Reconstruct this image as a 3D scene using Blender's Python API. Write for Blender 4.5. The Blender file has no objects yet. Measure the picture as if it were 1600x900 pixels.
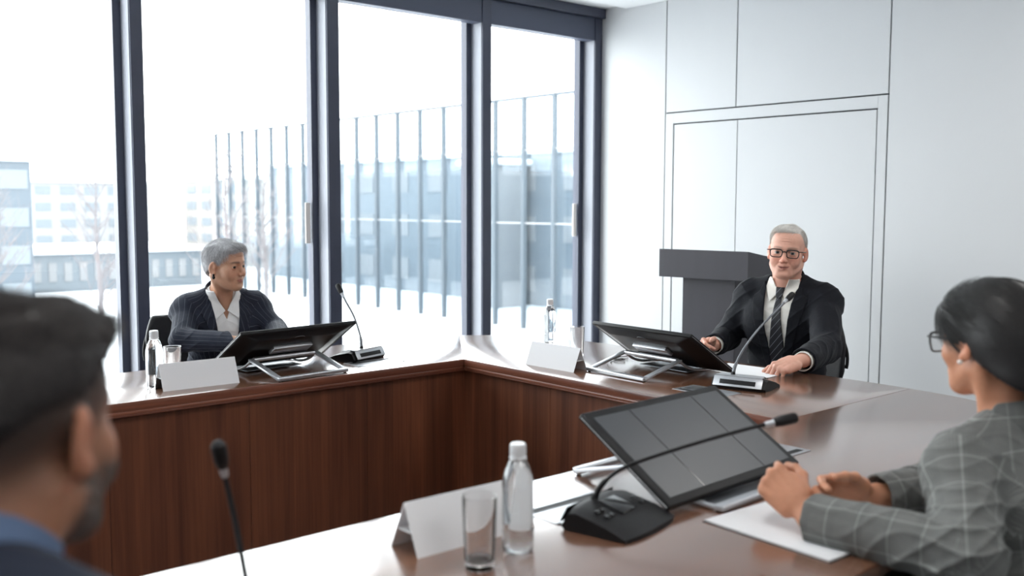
import bpy, bmesh, math, random
import numpy as np
from mathutils import Vector, Matrix
random.seed(7)
rng = np.random.default_rng(11)
SC = bpy.context.scene
COL = SC.collection
R = math.radians

# ---------------------------------------------------------------- objects
def link(o, parent=None):
    COL.objects.link(o)
    if parent is not None:
        o.parent = parent
    return o

def tag(o, label=None, cat=None, group=None, kind=None):
    if label: o['label'] = label
    if cat: o['category'] = cat
    if group: o['group'] = group
    if kind: o['kind'] = kind
    return o

def empty(name, loc=(0, 0, 0), rz=0.0):
    o = bpy.data.objects.new(name, None)
    o.location = loc
    o.rotation_euler = (0, 0, rz)
    o.empty_display_size = .05
    return link(o)

def smooth(me, on=True):
    me.polygons.foreach_set('use_smooth', np.full(len(me.polygons), on))

class MB:
    """collects simple shapes into one bmesh"""
    def __init__(s):
        s.bm = bmesh.new()
    def _mat(s, verts, M):
        if M is not None:
            bmesh.ops.transform(s.bm, matrix=M, verts=verts)
    def box(s, c, half, bev=0.0, seg=2, M=None):
        r = bmesh.ops.create_cube(s.bm, size=2.0)
        vs = r['verts']
        for v in vs:
            v.co = Vector((v.co.x * half[0], v.co.y * half[1], v.co.z * half[2]))
        if bev > 0:
            es = list({e for v in vs for e in v.link_edges})
            b = bmesh.ops.bevel(s.bm, geom=es, offset=bev, segments=seg, affect='EDGES', profile=.5)
            vs = list({v for f in b['faces'] for v in f.verts} | {v for v in vs if v.is_valid})
        for v in vs: v.co += Vector(c)
        s._mat(vs, M)
        return s
    def span(s, a, b, bev=0.0, seg=2, M=None):
        c = [(p + q) / 2 for p, q in zip(a, b)]
        h = [abs(q - p) / 2 for p, q in zip(a, b)]
        return s.box(c, h, bev, seg, M)
    def tube(s, pts, r, n=10, caps=True, M=None):
        pts = [Vector(p) for p in pts]
        rs = r if isinstance(r, (list, tuple)) else [r] * len(pts)
        rings = []; vs = []
        up = Vector((0, 0, 1))
        t0 = (pts[1] - pts[0]).normalized()
        if abs(t0.dot(up)) > .9: up = Vector((1, 0, 0))
        nrm = t0.cross(up).normalized()
        for i, p in enumerate(pts):
            if i == 0: t = pts[1] - pts[0]
            elif i == len(pts) - 1: t = pts[-1] - pts[-2]
            else: t = (pts[i + 1] - pts[i]).normalized() + (pts[i] - pts[i - 1]).normalized()
            t.normalize()
            nrm = (nrm - t * nrm.dot(t)).normalized()
            b = t.cross(nrm)
            ring = [s.bm.verts.new(p + (nrm * math.cos(2 * math.pi * k / n) + b * math.sin(2 * math.pi * k / n)) * rs[i]) for k in range(n)]
            rings.append(ring); vs += ring
        for a, b in zip(rings, rings[1:]):
            for k in range(n):
                s.bm.faces.new((a[k], a[(k + 1) % n], b[(k + 1) % n], b[k]))
        if caps:
            s.bm.faces.new(rings[0][::-1]); s.bm.faces.new(rings[-1])
        s._mat(vs, M)
        return s
    def lathe(s, prof, n=28, c=(0, 0, 0), M=None):
        """prof: list of (r, z); closed at ends when r == 0"""
        rings = []; vs = []
        for r, z in prof:
            if r <= 1e-7:
                v = s.bm.verts.new((c[0], c[1], c[2] + z)); rings.append([v]); vs.append(v)
            else:
                ring = [s.bm.verts.new((c[0] + r * math.cos(2 * math.pi * k / n), c[1] + r * math.sin(2 * math.pi * k / n), c[2] + z)) for k in range(n)]
                rings.append(ring); vs += ring
        for a, b in zip(rings, rings[1:]):
            for k in range(n):
                k2 = (k + 1) % n
                if len(a) == 1 and len(b) == 1: continue
                if len(a) == 1: s.bm.faces.new((a[0], b[k2], b[k]))
                elif len(b) == 1: s.bm.faces.new((a[k], a[k2], b[0]))
                else: s.bm.faces.new((a[k], a[k2], b[k2], b[k]))
        s._mat(vs, M)
        return s
    def prism(s, poly, z0, z1, M=None):
        a = [s.bm.verts.new((x, y, z0)) for x, y in poly]
        b = [s.bm.verts.new((x, y, z1)) for x, y in poly]
        n = len(poly)
        s.bm.faces.new(a[::-1]); s.bm.faces.new(b)
        for k in range(n):
            s.bm.faces.new((a[k], a[(k + 1) % n], b[(k + 1) % n], b[k]))
        s._mat(a + b, M)
        return s
    def faces(s, verts, faces, M=None):
        vs = [s.bm.verts.new(v) for v in verts]
        for f in faces: s.bm.faces.new([vs[i] for i in f])
        s._mat(vs, M)
        return s
    def build(s, name, mat, parent=None, sm=True, ang=40, loc=None, rz=None, recalc=True):
        if recalc: bmesh.ops.recalc_face_normals(s.bm, faces=s.bm.faces)
        me = bpy.data.meshes.new(name)
        s.bm.to_mesh(me); s.bm.free()
        o = bpy.data.objects.new(name, me)
        if mat: me.materials.append(mat)
        link(o, parent)
        if loc is not None: o.location = loc
        if rz is not None: o.rotation_euler = (0, 0, rz)
        if sm:
            smooth(me)
            try: me.set_sharp_from_angle(angle=R(ang))
            except Exception: pass
        return o

def bez(p0, p1, p2, p3, n=16):
    out = []
    for i in range(n + 1):
        t = i / n
        out.append(tuple((1 - t) ** 3 * a + 3 * (1 - t) ** 2 * t * b + 3 * (1 - t) * t * t * c + t ** 3 * d for a, b, c, d in zip(p0, p1, p2, p3)))
    return out

def catmull(pts, n=8):
    pts = [np.array(p, float) for p in pts]
    P = [2 * pts[0] - pts[1]] + pts + [2 * pts[-1] - pts[-2]]
    out = []
    for i in range(1, len(P) - 2):
        for j in range(n):
            t = j / n
            out.append(tuple(.5 * ((2 * P[i]) + (-P[i - 1] + P[i + 1]) * t + (2 * P[i - 1] - 5 * P[i] + 4 * P[i + 1] - P[i + 2]) * t * t + (-P[i - 1] + 3 * P[i] - 3 * P[i + 1] + P[i + 2]) * t ** 3)))
    out.append(tuple(pts[-1]))
    return out

def children(o): return [c for c in bpy.data.objects if c.parent == o]
def copy_tree(o, parent=None):
    c = o.copy(); link(c)
    if parent is not None: c.parent = parent
    for ch in children(o): copy_tree(ch, c)
    return c

# ---------------------------------------------------------------- materials
def srgb(r, g, b):
    f = lambda c: (c / 255 / 12.92) if c / 255 <= .04045 else ((c / 255 + .055) / 1.055) ** 2.4
    return (f(r), f(g), f(b), 1.0)

class NT:
    def __init__(s, name):
        s.m = bpy.data.materials.new(name); s.m.use_nodes = True
        s.t = s.m.node_tree; s.n = s.t.nodes; s.n.clear()
        s.out = s.n.new('ShaderNodeOutputMaterial')
    def node(s, typ, **kw):
        n = s.n.new(typ)
        for k, v in kw.items():
            if k.startswith('_'): setattr(n, k[1:], v)
            else:
                key = k.replace('__', ' ')
                n.inputs[key].default_value = v
        return n
    def l(s, a, b): s.t.links.new(a, b)

def principled(name, col, rough=.5, metal=0.0, spec=.5, coat=0.0, coat_r=.05, sss=0.0, sheen=0.0, noise=None, bump=None, trans=0.0, ior=1.45, emit=None):
    """col: colour tuple; noise=(scale, amount[, stretch]) gives a procedural colour variation; bump=(scale, strength, dist)"""
    t = NT(name)
    p = t.node('ShaderNodeBsdfPrincipled', Roughness=rough, Metallic=metal, IOR=ior)
    p.inputs['Specular IOR Level'].default_value = spec
    p.inputs['Coat Weight'].default_value = coat
    p.inputs['Coat Roughness'].default_value = coat_r
    p.inputs['Transmission Weight'].default_value = trans
    if sheen:
        p.inputs['Sheen Weight'].default_value = sheen
        p.inputs['Sheen Roughness'].default_value = .5
    if sss:
        p.inputs['Subsurface Weight'].default_value = sss
        p.inputs['Subsurface Radius'].default_value = (1, .35, .2)
        p.inputs['Subsurface Scale'].default_value = .008
    p.inputs['Base Color'].default_value = col
    tc = t.node('ShaderNodeTexCoord')
    if noise:
        mp = t.node('ShaderNodeMapping')
        if len(noise) > 2: mp.inputs['Scale'].default_value = noise[2]
        t.l(tc.outputs['Object'], mp.inputs['Vector'])
        nz = t.node('ShaderNodeTexNoise', Scale=noise[0], Detail=5.0)
        t.l(mp.outputs[0], nz.inputs['Vector'])
        mx = t.node('ShaderNodeMix', _data_type='RGBA', _blend_type='MIX')
        a = noise[1]
        mx.inputs[6].default_value = tuple(max(0, c * (1 - a)) for c in col[:3]) + (1,)
        mx.inputs[7].default_value = tuple(min(1, c * (1 + a)) for c in col[:3]) + (1,)
        t.l(nz.outputs['Fac'], mx.inputs[0]); t.l(mx.outputs[2], p.inputs['Base Color'])
    if bump:
        nb = t.node('ShaderNodeTexNoise', Scale=bump[0], Detail=4.0)
        t.l(tc.outputs['Object'], nb.inputs['Vector'])
        b = t.node('ShaderNodeBump', Strength=bump[1], Distance=bump[2])
        t.l(nb.outputs['Fac'], b.inputs['Height']); t.l(b.outputs[0], p.inputs['Normal'])
    t.l(p.outputs[0], t.out.inputs[0])
    return t.m

def clear_glass(name, tint=(1, 1, 1, 1), ior=1.45, rough=0.0, gain=1.0):
    """thin clear pane or vessel: transparent body with a fresnel reflection"""
    t = NT(name)
    tr = t.node('ShaderNodeBsdfTransparent', Color=tint)
    gl = t.node('ShaderNodeBsdfGlossy', Roughness=rough)
    lw = t.node('ShaderNodeLayerWeight', Blend=.5)
    pw = t.node('ShaderNodeMath', _operation='POWER'); pw.inputs[1].default_value = 5.0
    f0 = ((ior - 1) / (ior + 1)) ** 2
    m2 = t.node('ShaderNodeMath', _operation='MULTIPLY_ADD'); m2.inputs[1].default_value = (1 - f0) * gain; m2.inputs[2].default_value = f0 * gain
    mx = t.node('ShaderNodeMixShader')
    t.l(lw.outputs['Facing'], pw.inputs[0]); t.l(pw.outputs[0], m2.inputs[0])
    t.l(m2.outputs[0], mx.inputs[0]); t.l(tr.outputs[0], mx.inputs[1]); t.l(gl.outputs[0], mx.inputs[2])
    t.l(mx.outputs[0], t.out.inputs[0])
    return t.m

# ---------------------------------------------------------------- signed distance sculpting
def nrm(v): v = np.asarray(v, float); return v / np.linalg.norm(v)
def frame_yp(yaw, pitch=0.0, roll=0.0):
    """columns: right, forward, up.  yaw = azimuth of 'forward' (radians), pitch up positive, roll to the right positive"""
    f = np.array([math.cos(yaw) * math.cos(pitch), math.sin(yaw) * math.cos(pitch), math.sin(pitch)])
    r = np.array([math.sin(yaw), -math.cos(yaw), 0.0])
    u = np.cross(r, f)
    c, s = math.cos(roll), math.sin(roll)
    r2 = r * c - u * s; u2 = u * c + r * s
    return np.array([r2, f, u2]).T

class F:
    """a local frame; local points become world points"""
    def __init__(s, o=(0, 0, 0), M=None):
        s.o = np.asarray(o, float); s.M = np.eye(3) if M is None else M
    def w(s, p): return s.o + s.M @ np.asarray(p, float)
    def loc(s, P): return (P - s.o.astype(np.float32)) @ s.M.astype(np.float32)

W0 = F()
def _len(q): return np.sqrt(np.einsum('ij,ij->i', q, q))

def rcone(a, b, ra, rb=None, fr=W0, cut0=False, cut1=False, sc=None):
    """round cone; cut0 / cut1 trim the end flat; sc = anisotropic local scale (sx, sy, sz) dividing the space"""
    rb = ra if rb is None else rb
    a = np.asarray(a, float); b = np.asarray(b, float)
    c = fr.w((a + b) / 2); rad = np.linalg.norm(b - a) / 2 + max(ra, rb) * (max(sc) if sc else 1)
    if sc:
        s_ = np.array(sc, np.float32)
        a2 = a / s_; b2 = b / s_; m = float(min(sc))
    else: a2, b2 = a, b
    ba = (b2 - a2).astype(np.float32); L2 = float(ba @ ba) + 1e-12
    a32 = a2.astype(np.float32)
    def f(P):
        q = fr.loc(P)
        if sc: q = q / s_
        q = q - a32
        t = (q @ ba) / L2
        tc = np.clip(t, 0, 1)
        d = _len(q - tc[:, None] * ba) - (ra + (rb - ra) * tc)
        if sc: d = d * m
        L = math.sqrt(L2)
        if cut0: d = np.maximum(d, -t * L)
        if cut1: d = np.maximum(d, (t - 1) * L)
        return d
    return f, c, rad

def ell(c, r, fr=W0, rot=None):
    c = np.asarray(c, float); r32 = np.array(r, np.float32)
    c32 = c.astype(np.float32)
    def f(P):
        q = fr.loc(P) - c32
        if rot is not None: q = q @ rot.astype(np.float32)
        a = q / r32; k0 = _len(a); k1 = _len(a / r32) + 1e-9
        return k0 * (k0 - 1) / k1
    return f, fr.w(c), max(r)

def sph(c, r, fr=W0): return rcone(c, c, r, r, fr)

def rbox(c, h, rad, fr=W0, rot=None):
    c32 = np.array(c, np.float32); h32 = np.array(h, np.float32) - rad
    def f(P):
        q = fr.loc(P) - c32
        if rot is not None: q = q @ rot.astype(np.float32)
        q = np.abs(q) - h32
        return _len(np.maximum(q, 0)) + np.minimum(q.max(axis=1), 0) - rad
    return f, fr.w(c), float(np.linalg.norm(h))

def halfspace(p, n, fr=W0):
    n32 = nrm(n).astype(np.float32); p32 = np.array(p, np.float32)
    return (lambda P: (fr.loc(P) - p32) @ n32), fr.w(p), 1e6

def poly2d(x, y, poly):
    """signed distance to a polygon"""
    poly = np.asarray(poly, np.float32); n = len(poly)
    d = np.full(x.shape, 1e9, np.float32); s = np.ones(x.shape, np.float32)
    for i in range(n):
        a = poly[i]; b = poly[i - 1]
        ex, ey = b - a; wx = x - a[0]; wy = y - a[1]
        t = np.clip((wx * ex + wy * ey) / (ex * ex + ey * ey + 1e-12), 0, 1)
        d = np.minimum(d, (wx - ex * t) ** 2 + (wy - ey * t) ** 2)
        c1 = y >= a[1]; c2 = y < b[1]; c3 = ex * wy > ey * wx
        flip = (c1 & c2 & c3) | (~c1 & ~c2 & ~c3)
        s = np.where(flip, -s, s)
    return s * np.sqrt(d)

class S:
    def __init__(s): s.p = []
    def u(s, pr, k=0.0): s.p.append(('u', k) + tuple(pr)); return s
    def s(s, pr, k=0.0): s.p.append(('s', k) + tuple(pr)); return s
    def i(s, pr, k=0.0): s.p.append(('i', k) + tuple(pr)); return s
    def warp(s, fn): s.p.append(('w', 0.0, fn, np.zeros(3), 1e6)); return s
    def ev(s, P, c=None, hd=0.0):
        d = np.full(len(P), 1e3, np.float32)
        for op, k, f, pc, pr in s.p:
            if c is not None and op in 'us' and pr < 1e5:
                if np.linalg.norm(pc - c) - pr - hd > k + .03: continue
            if op == 'w':
                d = d + f(P, d); continue
            e = f(P).astype(np.float32)
            if op == 'u':
                if k > 0:
                    h = np.clip(.5 + .5 * (d - e) / k, 0, 1); d = d + (e - d) * h - k * h * (1 - h)
                else: d = np.minimum(d, e)
            elif op == 's':
                e = -e
                if k > 0:
                    h = np.clip(.5 - .5 * (d - e) / k, 0, 1); d = d + (e - d) * h + k * h * (1 - h)
                else: d = np.maximum(d, e)
            else:
                if k > 0:
                    h = np.clip(.5 - .5 * (d - e) / k, 0, 1); d = d + (e - d) * h + k * h * (1 - h)
                else: d = np.maximum(d, e)
        return d

def polygonise(sd, lo, hi, h, B=12, margin=.02):
    lo = np.asarray(lo, float); hi = np.asarray(hi, float)
    nb = np.ceil((hi - lo) / (h * B)).astype(int)
    n = nb * B
    D = np.full(n, 1.0, np.float32)
    half = h * B / 2; hd = half * math.sqrt(3)
    I = np.stack(np.meshgrid(*[np.arange(k) for k in nb], indexing='ij'), -1).reshape(-1, 3)
    C = lo + (I + .5) * h * B
    dc = sd.ev(C.astype(np.float32))
    g = np.stack(np.meshgrid(*[np.arange(B)] * 3, indexing='ij'), -1).reshape(-1, 3) * h
    for (i, j, k), c, d in zip(I, C, dc):
        if abs(d) < hd + margin:
            P = (lo + np.array([i, j, k]) * B * h + g).astype(np.float32)
            v = sd.ev(P, c, hd)
            D[i * B:(i + 1) * B, j * B:(j + 1) * B, k * B:(k + 1) * B] = v.reshape(B, B, B)
        elif d < 0:
            D[i * B:(i + 1) * B, j * B:(j + 1) * B, k * B:(k + 1) * B] = -1
    D[0] = D[-1] = 1; D[:, 0] = D[:, -1] = 1; D[:, :, 0] = D[:, :, -1] = 1
    ins = D < 0
    any_ = np.zeros(np.array(n) - 1, bool); all_ = np.ones(np.array(n) - 1, bool)
    offs = [(a, b, c) for a in (0, 1) for b in (0, 1) for c in (0, 1)]
    for a, b, c in offs:
        sl = ins[a:n[0] - 1 + a, b:n[1] - 1 + b, c:n[2] - 1 + c]
        any_ |= sl; all_ &= sl
    cells = np.argwhere(any_ & ~all_)
    if len(cells) == 0: return np.zeros((0, 3)), np.zeros((0, 4), int)
    vals = np.stack([D[cells[:, 0] + a, cells[:, 1] + b, cells[:, 2] + c] for a, b, c in offs], 1)
    acc = np.zeros((len(cells), 3)); cnt = np.zeros(len(cells))
    for p in range(8):
        for q in range(p + 1, 8):
            df = [offs[q][t] - offs[p][t] for t in range(3)]
            if sum(abs(x) for x in df) != 1: continue
            va = vals[:, p]; vb = vals[:, q]
            cr = (va < 0) != (vb < 0)
            t = np.where(cr, va / np.where(va == vb, 1, va - vb), 0)
            t = np.clip(t, 0.02, .98)
            pt = np.array(offs[p])[None] + t[:, None] * np.array(df)[None]
            acc += pt * cr[:, None]; cnt += cr
    V = lo + (cells + acc / cnt[:, None]) * h
    m = np.array(n) - 1
    flat = (cells[:, 0] * m[1] + cells[:, 1]) * m[2] + cells[:, 2]
    quads = []
    for ax in range(3):
        u, v = (ax + 1) % 3, (ax + 2) % 3
        s0 = [slice(None)] * 3; s1 = [slice(None)] * 3
        s0[ax] = slice(0, n[ax] - 1); s1[ax] = slice(1, n[ax])
        cr = np.argwhere(ins[tuple(s0)] != ins[tuple(s1)])
        cr = cr[(cr[:, u] > 0) & (cr[:, v] > 0) & (cr[:, u] < n[u] - 1) & (cr[:, v] < n[v] - 1)]
        inside0 = ins[cr[:, 0], cr[:, 1], cr[:, 2]]
        def cid(du, dv):
            c = cr.copy(); c[:, u] += du; c[:, v] += dv
            return np.searchsorted(flat, (c[:, 0] * m[1] + c[:, 1]) * m[2] + c[:, 2])
        q = np.stack([cid(-1, -1), cid(0, -1), cid(0, 0), cid(-1, 0)], 1)
        q[~inside0] = q[~inside0][:, ::-1]
        quads.append(q)
    return V, np.concatenate(quads)

def relax(V, Q, it=2, lam=.5, mu=-.52):
    """gentle smoothing that keeps the volume"""
    e = np.concatenate([Q[:, [0, 1]], Q[:, [1, 2]], Q[:, [2, 3]], Q[:, [3, 0]]])
    a = np.concatenate([e[:, 0], e[:, 1]]); b = np.concatenate([e[:, 1], e[:, 0]])
    deg = np.bincount(a, minlength=len(V))[:, None]
    for _ in range(it):
        for w in (lam, mu):
            s = np.stack([np.bincount(a, weights=V[b, t], minlength=len(V)) for t in range(3)], 1)
            V = V + w * (s / np.maximum(deg, 1) - V)
    return V

def keep_big(V, Q, frac=.02):
    """drop stray crumbs"""
    par = np.arange(len(V))
    e = np.concatenate([Q[:, [0, 1]], Q[:, [1, 2]], Q[:, [2, 3]]])
    while True:
        m = np.minimum(par[e[:, 0]], par[e[:, 1]])
        new = par.copy()
        np.minimum.at(new, e[:, 0], m); np.minimum.at(new, e[:, 1], m)
        new = new[new]
        if (new == par).all(): break
        par = new
    cnt = np.bincount(par, minlength=len(V))
    ok = cnt[par] >= frac * len(V)
    idx = np.cumsum(ok) - 1
    return V[ok], idx[Q[ok[Q].all(1)]]

def sdf_object(name, sd, lo, hi, h, mat, origin, parent=None, col=None, attrs=None, it=2, B=12, clean=.02):
    V, Q = polygonise(sd, lo, hi, h, B)
    if clean: V, Q = keep_big(V, Q, clean)
    V = relax(V, Q, it)
    W = V - np.asarray(origin)
    me = bpy.data.meshes.new(name)
    me.vertices.add(len(V)); me.vertices.foreach_set('co', W.astype(np.float32).ravel())
    me.loops.add(len(Q) * 4); me.loops.foreach_set('vertex_index', Q.astype(np.int32).ravel())
    me.polygons.add(len(Q)); me.polygons.foreach_set('loop_start', np.arange(0, len(Q) * 4, 4, dtype=np.int32))
    me.update(calc_edges=True); me.validate()
    smooth(me)
    if col is not None:
        c = col(V)
        a = me.attributes.new('Col', 'FLOAT_COLOR', 'POINT')
        a.data.foreach_set('color', np.concatenate([c, np.ones((len(c), 1))], 1).astype(np.float32).ravel())
    if attrs is not None:
        for k, v in attrs(V).items():
            a = me.attributes.new(k, 'FLOAT', 'POINT'); a.data.foreach_set('value', v.astype(np.float32))
    o = bpy.data.objects.new(name, me)
    if mat: me.materials.append(mat)
    link(o, parent)
    if parent is None: o.location = origin
    return o, V, Q

def vnormals(V, Q):
    n = np.cross(V[Q[:, 2]] - V[Q[:, 0]], V[Q[:, 3]] - V[Q[:, 1]])
    out = np.stack([np.bincount(Q.ravel(), weights=np.repeat(n[:, t], 4), minlength=len(V)) for t in range(3)], 1)
    return out / (np.linalg.norm(out, axis=1, keepdims=True) + 1e-12)

def strands(name, roots, dirs, normals, length, mat, origin, parent, seg=5, lift=.25, jit=.25, rad=.00012, fall=0.0, ball=None):
    """hair fibres that leave the surface along a combing direction"""
    n = len(roots)
    L = length * rng.uniform(.7, 1.15, n) if np.isscalar(length) else length * rng.uniform(.8, 1.15, n)
    d = dirs + rng.normal(0, jit, (n, 3))
    d -= normals * (d * normals).sum(1, keepdims=True)
    d /= np.linalg.norm(d, axis=1, keepdims=True) + 1e-9
    lf = (lift * rng.uniform(.4, 1.5, n))[:, None]
    P = np.zeros((n, seg, 3))
    if ball is None:
        for i in range(seg):
            t = i / (seg - 1)
            P[:, i] = roots + d * L[:, None] * t + normals * (L[:, None] * lf * (t - .55 * t * t) - .001)
            P[:, i, 2] -= fall * L * t * t
    else:   # long hair lies along the rounded skull
        fr, bc, br = ball
        bc = np.asarray(bc); br = np.asarray(br)
        p = roots.copy(); nn = normals.copy()
        q = (p - fr.o) @ fr.M - bc
        lv = np.linalg.norm(q / br, axis=1, keepdims=True)
        for i in range(seg):
            P[:, i] = p + nn * (L[:, None] * lf * (i / (seg - 1)))
            d = d - nn * (d * nn).sum(1, keepdims=True); d[:, 2] -= fall * .1; d /= np.linalg.norm(d, axis=1, keepdims=True) + 1e-9
            p = p + d * L[:, None] / (seg - 1)
            q = (p - fr.o) @ fr.M - bc
            q *= lv / (np.linalg.norm(q / br, axis=1, keepdims=True) + 1e-9)
            p = (q + bc) @ fr.M.T + fr.o
            nn = (q / br ** 2) @ fr.M.T; nn /= np.linalg.norm(nn, axis=1, keepdims=True) + 1e-9
    P -= np.asarray(origin)
    c = bpy.data.hair_curves.new(name)
    c.add_curves([seg] * n)
    c.attributes['position'].data.foreach_set('vector', P.astype(np.float32).ravel())
    r = c.attributes.get('radius') or c.attributes.new('radius', 'FLOAT', 'POINT')
    prof = np.linspace(1, .35, seg)
    r.data.foreach_set('value', (np.tile(prof, n) * rad).astype(np.float32))
    tone = c.attributes.new('tone', 'FLOAT', 'POINT')
    tone.data.foreach_set('value', np.repeat(rng.uniform(0, 1, n), seg).astype(np.float32))
    o = bpy.data.objects.new(name, c)
    c.materials.append(mat)
    link(o, parent)
    return o
# ================================================================ ROOM
CAM_H = 1.41
X1, Y1, ZC = 5.50, 5.231, 2.846        # panelled wall, window line, ceiling
XL, YF = -3.2, -3.0                    # far ends of the room

M_WALL = principled('wall_white', (.63, .64, .65, 1), rough=.55, noise=(3, .015))
M_GAP = principled('panel_gap', (.03, .033, .038, 1), rough=.8)
M_CEIL = principled('ceiling_white', (.80, .81, .82, 1), rough=.9)
M_CARPET = principled('carpet_grey', srgb(88, 88, 92), rough=.95, noise=(60, .2), bump=(300, .4, .004))
M_DARK = principled('anodised_frame', srgb(66, 70, 86), rough=.38, spec=.5)
M_ALU = principled('aluminium_reveal', srgb(150, 153, 162), rough=.45, metal=0.0)
M_BLIND = principled('blind_cassette', srgb(74, 79, 96), rough=.5)
M_PANE = clear_glass('window_glass', (.93, .95, .95, 1), ior=1.5, gain=1.0)
M_STEEL = principled('brushed_steel', srgb(190, 192, 196), rough=.3, metal=1.0)
M_LATCH = principled('latch_plate', srgb(232, 226, 220), rough=.5)

def structure(o):
    o['kind'] = 'structure'; return o

structure(MB().span((XL, YF, -.1), (X1 + .3, Y1 + .3, 0)).build('floor', M_CARPET, sm=False))
# ceiling with a raised slot in front of the windows
cl = MB()
cl.span((XL, YF, ZC), (X1 + .3, 4.998, ZC + .12))
cl.span((XL, 4.998, ZC + .025), (X1 + .3, Y1 + .3, ZC + .12))
structure(cl.build('ceiling', M_CEIL, sm=False))
structure(MB().span((XL - .15, YF, -.1), (XL, Y1 + .3, ZC + .12)).build('wall_left', M_WALL, sm=False))
structure(MB().span((XL - .15, YF - .15, -.1), (X1 + .3, YF, ZC + .12)).build('wall_front', M_WALL, sm=False))
# panelled wall: white boards with dark shadow gaps
structure(MB().span((X1 + .018, YF, -.1), (X1 + .3, Y1 + .3, ZC + .12)).build('wall_back', M_GAP, sm=False))
G = .0045
def board(a, b, name='wall_panel', x0=None):
    o = MB().span((X1 if x0 is None else x0, a[0] + G, a[1] + G), (X1 + .02, b[0] - G, b[1] - G), bev=.0015, seg=1).build(name, M_WALL, sm=False)
    return structure(o)
W_ = [-2.99, .35, 2.931, 4.006, 4.609, 5.40]
board((YF, 0), (.35, ZC + .03)); board((.35, 0), (2.931, ZC + .03)); board((4.609, 0), (5.42, ZC + .03))
board((2.931, 2.061), (4.006, ZC + .02)); board((4.006, 2.061), (4.609, ZC + .02))
# flush double door in its white surround
dr = MB()
D0, D1, DM, DT = 3.000, 4.533, 3.992, 1.980
dr.span((X1, 2.931 + G, 0), (X1 + .02, D0 - G, 2.061 - G), bev=.001, seg=1)
dr.span((X1, D1 + G, 0), (X1 + .02, 4.609 - G, 2.061 - G), bev=.001, seg=1)
dr.span((X1, D0 - G, DT + G), (X1 + .02, D1 + G, 2.061 - G), bev=.001, seg=1)
door = structure(dr.build('door_1', M_WALL, sm=False))
MB().span((X1 + .003, D0 + G, .01), (X1 + .022, DM - .003, DT - G), bev=.001, seg=1).build('door_leaf', M_WALL, door, sm=False)
MB().span((X1 + .003, DM + .003, .01), (X1 + .022, D1 - G, DT - G), bev=.001, seg=1).build('door_leaf', M_WALL, door, sm=False)
hm = MB()
hm.lathe([(0, 0), (.024, 0), (.024, .006), (0, .008)], 20, M=Matrix.Translation((X1 + .002, 3.935, .945)) @ Matrix.Rotation(R(-90), 4, 'Y'))
hm.tube([(X1, 3.935, .945), (X1 - .05, 3.935, .945), (X1 - .055, 3.925, .945), (X1 - .055, 3.83, .945)], .008, 10)
hm.build('door_handle', M_STEEL, door)

# windows: tall panes between deep mullions
MULL = [(-2.77, -2.70), (-1.585, -1.515), (-.405, -.335), (.775, .845), (1.952, 2.018), (3.125, 3.208), (4.330, 4.408), (5.425, X1)]
GY = Y1 + .15
beam = MB().span((XL, Y1 - .035, 2.800), (X1, Y1 + .22, 2.869), bev=.003, seg=1).build('trim_1', M_DARK, sm=False); structure(beam)
base = MB().span((XL, Y1 - .01, 0), (X1, Y1 + .22, .10), bev=.003, seg=1).build('trim_2', M_DARK, sm=False); structure(base)
structure(MB().span((XL, Y1 + .10, 2.869), (X1 + .3, Y1 + .3, ZC + .1)).build('wall_window', M_CEIL, sm=False))
for i, ((a0, a1), (b0, b1)) in enumerate(zip(MULL, MULL[1:])):
    w = structure(MB().span((a1 + .012, GY - .004, .13), (b0 - .012, GY + .004, 2.80)).build('window_%d' % (i + 1), M_PANE, sm=False))
    fm = MB()   # glazing frame round the pane
    fm.span((a1 - .004, GY - .03, .10), (a1 + .040, GY + .03, 2.80)).span((b0 - .046, GY - .03, .10), (b0 + .004, GY + .03, 2.80))
    fm.span((a1, GY - .03, .10), (b0, GY + .03, .16)).span((a1, GY - .03, 2.74), (b0, GY + .03, 2.80))
    fm.build('window_frame', M_DARK, w, sm=False)
    MB().span((b0, Y1, .10), (b1, GY + .05, 2.80), bev=.002, seg=1).build('mullion', M_DARK, w, sm=False)
    MB().span((b0 - .0035, Y1 + .012, .10), (b0 + .002, GY - .028, 2.80)).build('reveal_strip', M_ALU, w, sm=False)
    MB().span((a1 + .002, Y1 + .006, 2.636), (b0 - .002, Y1 + .095, 2.80), bev=.004, seg=2).build('blind_cassette', M_BLIND, w, sm=False)
    if i in (4, 6):
        MB().span((b0 - .085, GY - .016, 1.17), (b0 - .052, GY - .004, 1.42), bev=.004, seg=2).build('latch_plate', M_LATCH, w, sm=False)

# ceiling lamps (recessed panels) further back in the room
M_LAMP = NT('lamp_diffuser')
e_ = M_LAMP.node('ShaderNodeEmission', Color=(1, .98, .95, 1), Strength=7.0); M_LAMP.l(e_.outputs[0], M_LAMP.out.inputs[0]); M_LAMP = M_LAMP.m
for k_, (lx, ly) in enumerate([(-1.6, -1.4), (1.2, -1.4), (4.0, -1.4), (-1.6, 1.2), (1.2, 1.2), (4.0, 1.2)]):
    r_ = empty('ceiling_light', (lx, ly, ZC))
    tag(r_, 'recessed white ceiling light panel, %s of the room' % ['front left', 'front middle', 'front right', 'middle left', 'above the near table side', 'by the panelled wall'][k_], 'ceiling light', 'recessed ceiling light panels')
    MB().span((-.61, -.31, -.012), (.61, -.295, .02)).span((-.61, .295, -.012), (.61, .31, .02)).span((-.61, -.31, -.012), (-.595, .31, .02)).span((.595, -.31, -.012), (.61, .31, .02)).build('frame', M_CEIL, r_, sm=False)
    MB().span((-.595, -.295, -.006), (.595, .295, .0)).build('diffuser', M_LAMP, r_, sm=False)

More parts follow.
